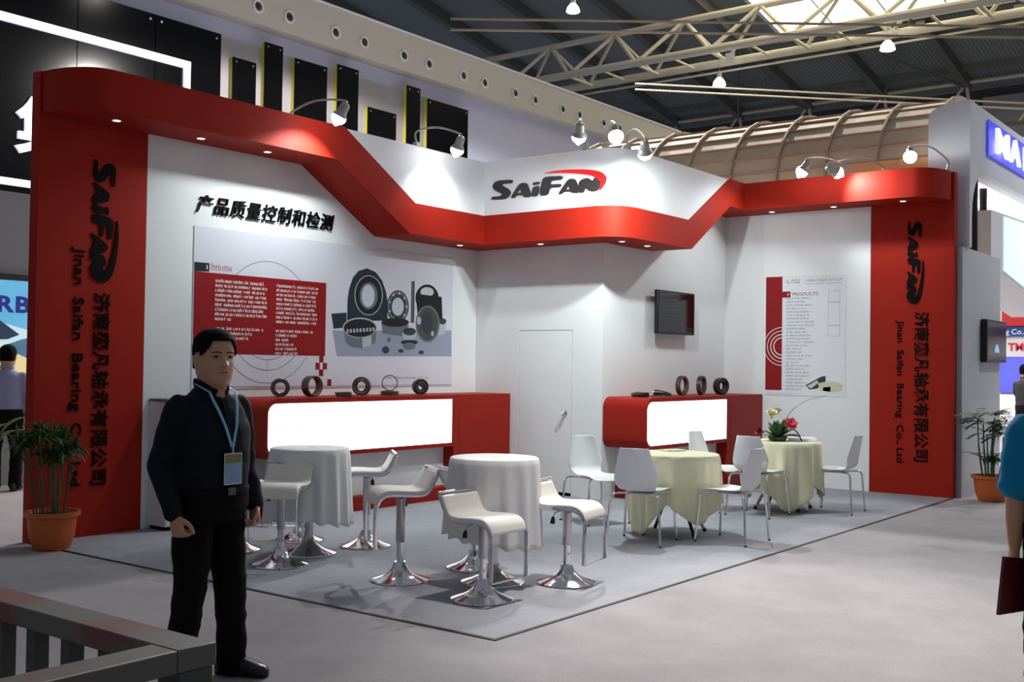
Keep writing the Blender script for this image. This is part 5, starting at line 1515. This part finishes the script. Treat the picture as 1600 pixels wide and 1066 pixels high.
def hand(mb, wrist, d, n, s, curl):
    """palm, four bent fingers of different length and a thumb; d towards the fingers, n out of the palm, s towards the thumb"""
    w, d, n, s = Vector(wrist), Vector(d).normalized(), Vector(n).normalized(), Vector(s).normalized()
    s = (s - d * s.dot(d)).normalized()
    n = d.cross(s) if d.cross(s).dot(n) > 0 else -d.cross(s)
    o = len(mb.v)
    secs = [(-0.02, 0.026, 0.021), (0.01, 0.030, 0.020), (0.04, 0.039, 0.0185), (0.07, 0.042, 0.0165), (0.092, 0.040, 0.0135)]
    k0 = 14
    for (t, hw, ht) in secs:
        for k in range(k0):
            a = 2 * PI * k / k0
            c_, s_ = math.cos(a), math.sin(a)
            mb.v.append(tuple(w + d * t + s * (math.copysign(abs(c_) ** .8, c_) * hw) + n * (math.copysign(abs(s_) ** .8, s_) * ht)))
    for i in range(len(secs) - 1):
        for k in range(k0):
            k2 = (k + 1) % k0
            mb.f.append((o + i * k0 + k, o + i * k0 + k2, o + (i + 1) * k0 + k2, o + (i + 1) * k0 + k))
    mb.f.append(tuple(o + k for k in range(k0))[::-1])
    mb.f.append(tuple(o + (len(secs) - 1) * k0 + k for k in range(k0)))
    for j, (off, ln, rr) in enumerate(((0.0315, 0.070, 0.0088), (0.0105, 0.080, 0.0092), (-0.0105, 0.075, 0.0088), (-0.031, 0.058, 0.0078))):
        p = w + d * 0.082 + s * off
        ang = curl[0] * 0.4
        pts = [p]
        for seg, fr in enumerate((0.45, 0.32, 0.23)):
            ang += curl[seg]
            p = p + (d * math.cos(ang) + n * math.sin(ang)) * (ln * fr)
            pts.append(p)
        limb(mb, pts, [rr, rr, rr * 0.95, rr * 0.85], 10)
    p = w + d * 0.018 + s * 0.028
    p1 = p + (d * 0.62 + s * 0.55 + n * 0.45).normalized() * 0.040
    p2 = p1 + (d * 0.85 + s * 0.05 + n * 0.5).normalized() * 0.034
    p3 = p2 + (d * 0.9 - s * 0.25 + n * 0.35).normalized() * 0.026
    limb(mb, [p, p1, p2, p3], [0.015, 0.012, 0.0105, 0.009], 10)


HEAD_RINGS = [(-0.055, 0.052, 0.050, 0.062), (-0.02, 0.052, 0.056, 0.062), (0.000, 0.046, 0.085, 0.060), (0.012, 0.056, 0.096, 0.062), (0.03, 0.067, 0.100, 0.070), (0.055, 0.074, 0.099, 0.082),
              (0.085, 0.078, 0.097, 0.092), (0.115, 0.077, 0.094, 0.099), (0.145, 0.079, 0.097, 0.103), (0.175, 0.079, 0.096, 0.103),
              (0.205, 0.072, 0.084, 0.093), (0.228, 0.055, 0.062, 0.072), (0.243, 0.032, 0.036, 0.043), (0.249, 0.010, 0.012, 0.014)]


def head_surface(u, v, grow=0.0):
    """u around (0.25 = front), v up; analytic face relief"""
    t = v * (len(HEAD_RINGS) - 1)
    j = min(int(t), len(HEAD_RINGS) - 2)
    f = t - j
    f = f * f * (3 - 2 * f) * 0.3 + f * 0.7
    z, w, df, db = [HEAD_RINGS[j][k] + (HEAD_RINGS[j + 1][k] - HEAD_RINGS[j][k]) * f for k in range(4)]
    a = 2 * PI * u
    c, s = math.cos(a), math.sin(a)
    pw = 2 / 2.25
    x = math.copysign(abs(c) ** pw, c) * (w + grow)
    y = math.copysign(abs(s) ** pw, s) * ((df if s > 0 else db) + grow)
    z += grow * 0.8 * max(0, (z - 0.12) / 0.13)
    if s > 0 and grow == 0:
        def g(x0, z0, sx, sz):
            return math.exp(-((abs(x) - x0) / sx) ** 2 - ((z - z0) / sz) ** 2)
        ridge = max(0.0, min(1.0, (0.135 - z) / 0.045)) * (1 if z > 0.088 else max(0, 1 - (0.088 - z) / 0.012))
        y += 0.026 * ridge * math.exp(-(x / (0.011 + 0.006 * ridge)) ** 2)
        y += 0.006 * g(0.012, 0.092, 0.008, 0.008)
        y -= 0.009 * g(0.033, 0.126, 0.017, 0.011)
        y += 0.004 * g(0.032, 0.146, 0.026, 0.008)
        y += 0.006 * g(0, 0.062, 0.024, 0.012) - 0.003 * g(0, 0.058, 0.026, 0.0025)
        y += 0.006 * g(0, 0.018, 0.022, 0.014)
        y += 0.004 * g(0.048, 0.098, 0.018, 0.02)
        y -= 0.004 * g(0, 0.042, 0.03, 0.006)
    return Vector((x, y, z))


def finish_volume(mb, voxel, smooth_it=3):
    me = mb.mesh('tmp')
    o = bpy.data.objects.new('tmp', me)
    COL.objects.link(o)
    md = o.modifiers.new('r', 'REMESH')
    md.mode = 'VOXEL'
    md.voxel_size = voxel
    md.use_smooth_shade = True
    if smooth_it:
        sm = o.modifiers.new('s', 'SMOOTH')
        sm.iterations = smooth_it
        sm.factor = 0.5
    dg = bpy.context.evaluated_depsgraph_get()
    r = bpy.data.meshes.new_from_object(o.evaluated_get(dg))
    bpy.data.objects.remove(o)
    for p in r.polygons:
        p.use_smooth = True
    return r


def person(label, loc, rz, H, pose, mats, voxel=0.005, head_yaw=0.0, lanyard=False, short_sleeve=False, stocky=1.0):
    t = thing('person', label, 'person', loc, rz)
    S = H / 1.74
    k = stocky
    V = lambda p: Vector(p) * S
    sh, el, wr = pose['shoulder'], pose['elbow'], pose['wrist']
    kn, an = pose['knee'], pose['ankle']
    chin = 1.452
    HM = Matrix.Translation((0, 0.022, chin)) @ Matrix.Rotation(head_yaw, 4, 'Z') @ Matrix.Scale(1.10, 4)

    def put(name, mb, m, vox=None, sm=3, crease=0.0):
        mb.xf(Matrix.Scale(S, 4))
        me = finish_volume(mb, vox or voxel, sm) if vox != 0 else mb.mesh(name, True, 60)
        if crease:                       # folds of the cloth
            offs = []
            for v in me.vertices:
                c = v.co
                q = noise.noise(Vector((c.x * 5 + 3, c.y * 5, c.z * 13))) + 0.5 * noise.noise(Vector((c.x * 14, c.y * 14 + 7, c.z * 22)))
                q += 0.8 * (1 - abs(noise.noise(Vector((c.x * 4 + c.z * 5, c.y * 5, c.z * 7 - c.x * 5))) * 2.2))
                offs.append(c + v.normal * (q - 0.4) * crease)
            for v, p in zip(me.vertices, offs):
                v.co = p
        me.materials.clear()
        me.materials.append(m)
        return place(name, me, t, world=False)
    # ---- skin
    b = MB()
    ring_loft(b, [(0, 0, 0.86, .145 * k, .10 * k, .10), (0, 0, 0.95, .155 * k, .11 * k, .10), (0, 0, 1.08, .15 * k, .11 * k, .095), (0, 0, 1.22, .165 * k, .112 * k, .10),
                  (0, -.005, 1.32, .165 * k, .10, .10), (0, -.01, 1.39, .10, .075, .085), (0, -.008, 1.44, .060, .056, .060), (0, 0.0, 1.50, .055, .052, .058)])
    o = len(b.v)
    b.grid(lambda u, v: HM @ head_surface(u, v), 72, 84, closed_u=True)
    b.f.append(tuple(o + i for i in range(72))[::-1])
    b.f.append(tuple(o + 84 * 72 + i for i in range(72)))
    for s in (-1, 1):                       # ears
        e = MB()
        ring_loft(e, [(0, 0, -.030, .004, .008, .006), (0, 0, -.022, .009, .014, .010), (0, .0, 0.0, .010, .017, .016), (0, -.004, .02, .009, .016, .018), (0, -.006, .03, .004, .008, .010)], 12)
        e.xf(HM @ Matrix.Translation((s * 0.079, -0.012, 0.108)) @ Matrix.Rotation(s * 0.3, 4, 'Z'))
        b.add(e.v, e.f)
    for i, s in enumerate((-1, 1)):
        limb(b, [sh[i], (Vector(sh[i]) + Vector(el[i])) / 2, el[i]], [.050, .047, .040])
        limb(b, [el[i], (Vector(el[i]) + Vector(wr[i])) / 2, wr[i]], [.040, .038, .026])
        limb(b, [(s * .09, 0, .90), kn[i], an[i]], [.085, .058, .04])
        hd = pose['hand'][i]
        hand(b, wr[i], hd[0], hd[1], hd[2], hd[3])
    put('body', b, M_skin, None, 2)
    # ---- face details
    def feat(name, pts, r, m, sx=1.0, n=8):
        f = MB().tube([HM @ Vector(p) for p in pts], r, n, sx=sx)
        return put(name, f, m, 0)
    M_lip = mat('lip', (150, 92, 84), 0.5, var=0.05)
    M_eye = mat('eye_dark', (22, 16, 14), 0.25, var=0.0)
    M_eyew = mat('eye_white', (196, 190, 184), 0.3, var=0.0)
    for s in (-1, 1):
        feat('eyebrow', [(s * .012, .0985, .146), (s * .030, .096, .151), (s * .052, .083, .147)], [.0035, .0045, .003], M_hair, 0.6)
        feat('eye', [(s * .020, .0845, .126), (s * .033, .0855, .127), (s * .046, .077, .1255)], [.001, .0050, .001], M_eyew)
        feat('iris', [(s * .030, .0885, .1268), (s * .037, .0875, .1268)], [.0045, .0045], M_eye)
        feat('eyelid', [(s * .018, .086, .128), (s * .033, .0905, .1315), (s * .048, .079, .128)], [.0012, .0022, .0012], M_hair)
    feat('lips', [(-.024, .094, .0595), (-.010, .1015, .0610), (.010, .1015, .0610), (.024, .094, .0595)], [.002, .0050, .0050, .002], M_lip, 1.0)
    # ---- hair cap
    h = MB()

    def keep(p):
        if p.y > 0.03:
            return p.z > 0.203 - 0.05 * max(0, abs(p.x) - 0.05) / 0.025
        if p.y > -0.03:
            return p.z > 0.150
        return p.z > 0.075 + 0.05 * max(0, min(1, (p.y + 0.06) / 0.04))
    nu, nvv = 96, 96
    G = [[head_surface(i / nu, j / nvv, 0.009) for i in range(nu)] for j in range(nvv + 1)]
    idx = {}
    for j in range(nvv):
        for i in range(nu):
            q = [(i, j), ((i + 1) % nu, j), ((i + 1) % nu, j + 1), (i, j + 1)]
            c = sum((G[b_][a_] for a_, b_ in q), Vector()) / 4
            if keep(c):
                f = []
                for (a_, b_) in q:
                    if (a_, b_) not in idx:
                        idx[(a_, b_)] = len(h.v)
                        h.v.append(tuple(HM @ G[b_][a_]))
                    f.append(idx[(a_, b_)])
                h.f.append(tuple(f))
    top = len(h.v)
    h.v.append(tuple(HM @ Vector((0, 0, 0.2605))))
    for i in range(nu):
        if (i, nvv) in idx and ((i + 1) % nu, nvv) in idx:
            h.f.append((idx[(i, nvv)], idx[((i + 1) % nu, nvv)], top))
    ho = put('hair', h, mats.get('hair', M_hair), 0)
    md = ho.modifiers.new('solid', 'SOLIDIFY')
    md.thickness = 0.013
    md.offset = -1
    # ---- shirt
    b = MB()
    ring_loft(b, [(0, 0, .925, .178 * k, .140 * k, .125), (0, 0, .98, .182 * k, .150 * k, .128), (0, 0, 1.06, .180 * k, .152 * k, .125), (0, 0, 1.18, .186 * k, .146 * k, .125), (0, 0, 1.26, .188 * k, .136 * k, .125),
                  (0, -.005, 1.34, .182, .120, .118), (0, -.010, 1.385, .145, .095, .10), (0, -.010, 1.42, .098, .076, .082), (0, -.008, 1.445, .074, .066, .07)])
    for i, s in enumerate((-1, 1)):
        E, W = Vector(el[i]), Vector(wr[i])
        if short_sleeve:
            mid = Vector(sh[i]).lerp(E, 0.88)
            limb(b, [Vector(sh[i]) + Vector((-s * .03, 0, -.01)), sh[i], Vector(sh[i]).lerp(E, .5), mid], [.075, .082, .078, .078])
        else:
            limb(b, [Vector(sh[i]) + Vector((-s * .04, 0, -.01)), Vector(sh[i]), Vector(sh[i]).lerp(E, .5), E], [.060, .066, .064, .058])
            limb(b, [E, E.lerp(W, .5), E.lerp(W, .95)], [.058, .055, .044])
    put('shirt', b, mats['shirt'], max(voxel * 1.6, 0.008), 5, 0.006)
    # front placket with buttons
    c = MB()
    for j in range(13):
        z = 1.39 - 0.034 * j
        y = lerp_tab(z, [(.98, .152 * k), (1.06, .156 * k), (1.18, .150 * k), (1.26, .141 * k), (1.34, .126), (1.385, .102)]) + .004
        c.v += [(-.016, y, z), (.016, y, z), (-.016, y - .02, z), (.016, y - .02, z)]
        if j:
            q = 4 * j
            c.f += [(q - 4, q - 3, q + 1, q), (q - 2, q - 4, q, q + 2), (q - 3, q - 1, q + 3, q + 1)]
    if not short_sleeve:
        put('placket', c, mats['shirt'], 0)
    # collar
    for s in (-1, 1):
        c = MB()
        pts = [(s * .012, -.072, 1.468), (s * .055, -.055, 1.468), (s * .072, -.005, 1.462), (s * .060, .045, 1.446), (s * .03, .084, 1.418)]
        c.tube([Vector(p) for p in catmull(pts, 4)], [.022] * 12 + [.024, .026, .026, .022, .014], 8, sx=1.0, sy=0.35, up=(0, 0, 1))
        put('collar', c, mats['shirt'], 0)
    # ---- trousers
    b = MB()
    ring_loft(b, [(0, 0, .80, .16 * k, .12 * k, .125), (0, 0, .86, .182 * k, .138 * k, .14), (0, 0, .92, .182 * k, .143 * k, .135), (0, 0, .962, .178 * k, .146 * k, .128)])
    for i, s in enumerate((-1, 1)):
        K, A = Vector(kn[i]), Vector(an[i])
        limb(b, [(s * .088, 0, .86), Vector((s * .088, 0, .86)).lerp(K, .5), K, K.lerp(A, .5), A + Vector((0, -.005, -.02))], [.105, .094, .080, .075, .074])
    put('trousers', b, mats['trousers'], max(voxel * 1.6, 0.008), 4, 0.006)
    # ---- belt and buckle
    pts = [(math.cos(a) * .187 * k, math.sin(a) * ((.154 * k) if math.sin(a) > 0 else .134), .952) for a in [2 * PI * i / 40 for i in range(40)]]
    bl = put('belt', MB().tube(pts, .016, 6, closed=True, sx=1.1, sy=.3, up=(0, 0, 1)), M_belt, 0)
    bc_ = MB().box((-.022, .150 * k, .934), (.022, .163 * k, .970)).xf(Matrix.Scale(S, 4)).build('buckle', M_buckle, bl, world=False)
    # ---- shoes
    for i in (0, 1):
        A = Vector(an[i])
        fa_ = pose['foot'][i]
        f = Vector((math.sin(fa_), math.cos(fa_), 0))
        prof = [(-.085, .020, .030), (-.075, .032, .045), (-.03, .038, .052), (.03, .040, .050), (.09, .047, .038), (.14, .046, .030), (.175, .034, .024), (.19, .016, .016)]
        c = MB()
        n = 18
        sd = Vector((f.y, -f.x, 0))
        for (t_, hw, ht) in prof:
            for q in range(n):
                a = 2 * PI * q / n
                z = ht + math.sin(a) * ht
                z = max(0.004, z * 1.0 + (0.01 if math.sin(a) > 0 else 0))
                c.v.append(tuple(Vector((A.x, A.y, 0)) + f * t_ + sd * (math.copysign(abs(math.cos(a)) ** .7, math.cos(a)) * hw) + Vector((0, 0, z))))
        for r_ in range(len(prof) - 1):
            for q in range(n):
                q2 = (q + 1) % n
                c.f.append((r_ * n + q, r_ * n + q2, (r_ + 1) * n + q2, (r_ + 1) * n + q))
        c.f.append(tuple(range(n))[::-1])
        c.f.append(tuple((len(prof) - 1) * n + q for q in range(n)))
        put('shoe', c, M_shoe, 0)
    if lanyard:
        fr = lambda x, z: Vector((x, lerp_tab(z, [(1.06, .156 * k), (1.18, .150 * k), (1.26, .141 * k), (1.34, .126), (1.385, .102), (1.42, .082), (1.45, .07)]), z))
        ly = None
        for s in (-1, 1):
            pts = [Vector((s * .05, -.07, 1.462)), Vector((s * .082, -.01, 1.462)), fr(s * .078, 1.425) + Vector((0, .012, 0))]
            for q in range(1, 9):
                z = 1.415 + (1.165 - 1.415) * q / 8
                pts.append(fr(s * (.074 * (1 - q / 8) + .004), z) + Vector((0, .008, 0)))
            c = MB().tube(pts, .0085, 6, sx=1.0, sy=.22, up=(s, 0.25, 0))
            ly = put('lanyard_strap', c, M_lany, 0)
        put('lanyard_clip', MB().tube([fr(0, 1.175) + Vector((0, .01, 0)), fr(0, 1.13) + Vector((0, .01, 0))], .006, 8), M_lany, 0)
        y0 = .164 * k
        bd = MB().box((-.052, y0, .985), (.052, y0 + .003, 1.135)).xf(Matrix.Scale(S, 4)).build('badge', mat('badge_white', (206, 214, 226), 0.3, var=0.05), t, world=False)
        MB().box((-.048, y0 + .003, 1.088), (.048, y0 + .0042, 1.13)).xf(Matrix.Scale(S, 4)).build('badge_header', mat('badge_olive', (128, 126, 70), 0.4, var=0.3, scale=60), bd, world=False)
        MB().box((-.048, y0 + .003, .99), (.048, y0 + .0042, 1.086)).xf(Matrix.Scale(S, 4)).build('badge_photo', mat('badge_sky', (136, 166, 200), 0.4, var=0.3, scale=25), bd, world=False)
        pk = MB().box((.06, .128, 1.235), (.15, .140, 1.24)).xf(Matrix.Scale(S, 4))
    return t


M_buckle = mat('buckle_metal', (96, 94, 92), 0.4, metal=0.8)
M_belt = mat('belt_leather', (12, 11, 11), 0.75, var=0.1, spec=0.15)
REL = (0.75, 0.95, 0.7)
POSE_MAN = dict(shoulder=((-.178, -.01, 1.345), (.178, -.01, 1.345)), elbow=((-.245, -.035, 1.075), (.250, -.05, 1.075)), wrist=((-.230, .06, .85), (.240, .06, .845)),
                hand=(((0.12, .30, -1), (1, 0.1, 0), (0.1, 1, .2), REL), ((-0.12, .25, -1), (-1, 0.1, 0), (-0.1, 1, .2), REL)),
                knee=((-.125, .015, .48), (.12, .025, .48)), ankle=((-.185, -.03, .085), (.17, .0, .085)), foot=(-0.5, 0.40))
man = person('man in a dark navy shirt and black trousers wearing a light blue lanyard and badge', (-1.56, 0.53, 0.001), heading(0.80, 0.60), 1.705, POSE_MAN,
             dict(shirt=M_shirt, trousers=M_trous), voxel=0.0048, head_yaw=-0.22, lanyard=True, stocky=1.08)
M_cyan = mat('shirt_cyan', (20, 132, 178), 0.8, var=0.08, scale=14, bump=0.2, bscale=16, spec=0.2)
GRIP = (0.9, 0.9, 0.6)
POSE_BLUE = dict(shoulder=((-.178, .03, 1.35), (.178, -.01, 1.35)), elbow=((-.225, .02, 1.09), (.26, -.03, 1.11)), wrist=((-.20, .075, .86), (.25, .08, .88)),
                 hand=(((0.0, .2, -1), (1, 0.1, 0), (0.1, 1, .2), GRIP), ((-0.1, .2, -1), (-1, 0.1, 0), (-0.1, 1, .2), REL)),
                 knee=((-.10, .02, .48), (.10, .02, .48)), ankle=((-.11, 0, .085), (.11, 0, .085)), foot=(-0.2, 0.2))
blue_xy = Vector((-0.08, -2.70, 0)) + IMR * 0.255
person('person in a bright blue T-shirt at the right edge carrying a dark red folder', (blue_xy.x, blue_xy.y, 0.001), heading(0.0, -1.0), 1.67, POSE_BLUE,
       dict(shirt=M_cyan, trousers=M_trous), voxel=0.0055, short_sleeve=True)
fo = thing('folder', 'dark red folder held at the right edge of the view', 'folder', (0, 0, 0))
M_fold = mat('folder_red', (96, 10, 18), 0.4, var=0.08)
hp = Vector((blue_xy.x, blue_xy.y, 0)) + IMR * -0.105 + IMV * -0.075
fo.location = (hp.x, hp.y, 0.55)
fo.rotation_euler = (0, 0, heading(0.35, 0.94))
MB().prism([(-.065, .215), (-.04, .02), (.20, .005), (.17, .24)], lambda s, z, d: (s, d, z), -.006, -.002).build('front_cover', M_fold, fo, world=False)
MB().prism([(-.065, .215), (-.04, .02), (.20, .005), (.17, .24)], lambda s, z, d: (s, d, z), .004, .008).build('back_cover', M_fold, fo, world=False)
MB().prism([(-.06, .212), (-.036, .024), (.195, .01), (.165, .236)], lambda s, z, d: (s, d, z), -.002, .004).build('papers', M_white2, fo, world=False)

POSE_STAND = dict(POSE_MAN)
POSE_STAND['ankle'] = ((-.11, 0, .085), (.11, 0, .085))
POSE_STAND['foot'] = (-.2, .2)
person('visitor in a pale lilac shirt before the glowing picture box', (1.72, 8.55, 0.001), heading(-0.3, -1), 1.70, POSE_STAND,
       dict(shirt=mat('shirt_lilac', (140, 144, 178), 0.8, var=0.05), trousers=M_trous), voxel=0.012)
POSE_PHOTO = dict(POSE_STAND)
POSE_PHOTO['elbow'] = ((-.28, .10, 1.16), (.28, .10, 1.16))
POSE_PHOTO['wrist'] = ((-.10, .34, 1.32), (.10, .34, 1.32))
POSE_PHOTO['hand'] = (((0.2, .8, .3), (1, 0.1, 0), (0, .2, 1), GRIP), ((-0.2, .8, .3), (-1, 0.1, 0), (0, .2, 1), GRIP))
person('far visitor in black raising both hands before the violet screen', (16.5, 0.86, 0.001), heading(0.9, -0.4), 1.68, POSE_PHOTO,
       dict(shirt=mat('shirt_black', (30, 30, 34), 0.8), trousers=M_trous), voxel=0.012)
cm = MB().box((-.07, -.02, -.045), (.07, .03, .045))
co = thing('camera_device', 'small black camera held up by the far visitor', 'camera', (16.5, 0.86, 1.36))
co.rotation_euler = (0, 0, heading(0.9, -0.4))
MB().box((-.065, .36, -.045), (.065, .40, .045)).build('body', M_blackpl, co, world=False, bevel=0.006)
MB().tube([(0, .40, 0), (0, .45, 0)], .028, 14).build('lens', M_blackpl, co, world=False)

# ================================================================ railing in the foreground
rl = thing('railing', 'dark painted metal railing corner in the left foreground', 'railing', (-3.32, -1.69, 0))
M_rust = mat('rail_worn', (112, 70, 62), 0.6, var=0.3, scale=20)
RT = 0.90


def worn_rail():
    m = bpy.data.materials.new('rail_worn_top')
    m.use_nodes = True
    nt = m.node_tree
    b = nt.nodes['Principled BSDF']
    b.inputs['Roughness'].default_value = 0.55
    tc = nt.nodes.new('ShaderNodeTexCoord')
    nz = nt.nodes.new('ShaderNodeTexNoise')
    nz.inputs['Scale'].default_value = 2.6
    nz.inputs['Detail'].default_value = 8
    nt.links.new(tc.outputs['Object'], nz.inputs['Vector'])
    rp = nt.nodes.new('ShaderNodeValToRGB')
    rp.color_ramp.elements[0].position = 0.43
    rp.color_ramp.elements[0].color = lin((98, 98, 92)) + (1,)
    rp.color_ramp.elements[1].position = 0.52
    rp.color_ramp.elements[1].color = lin((112, 66, 58)) + (1,)
    nt.links.new(nz.outputs[0], rp.inputs[0])
    nt.links.new(rp.outputs[0], b.inputs['Base Color'])
    return m


M_railtop = worn_rail()
MB().box((-3.37, -1.735, RT - 0.052), (-3.265, 0.9, RT)).build('top_rail', M_railtop, rl, bevel=0.004)
MB().box((-6.2, -1.735, RT - 0.052), (-3.371, -1.64, RT)).build('top_rail', M_railtop, rl, bevel=0.004)
MB().box((-3.36, -1.73, 0), (-3.27, -1.645, RT - 0.052)).build('post', M_rail, rl, bevel=0.004)
MB().box((-3.36, 0.8, 0), (-3.27, 0.89, RT - 0.052)).build('post', M_rail, rl, bevel=0.004)
MB().box((-3.34, -1.645, 0.10), (-3.295, 0.8, 0.14)).build('lower_rail', M_rail, rl, bevel=0.003)
MB().box((-6.2, -1.71, 0.10), (-3.36, -1.665, 0.14)).build('lower_rail', M_rail, rl, bevel=0.003)
for i in range(13):
    v = -1.39 + 0.165 * i
    MB().box((-3.337, v - 0.021, 0.14), (-3.297, v + 0.021, RT - 0.052)).build('baluster', M_rail, rl)
for i in range(15):
    u = -3.62 - 0.165 * i
    MB().box((u - 0.021, -1.707, 0.14), (u + 0.021, -1.667, RT - 0.052)).build('baluster', M_rail, rl)
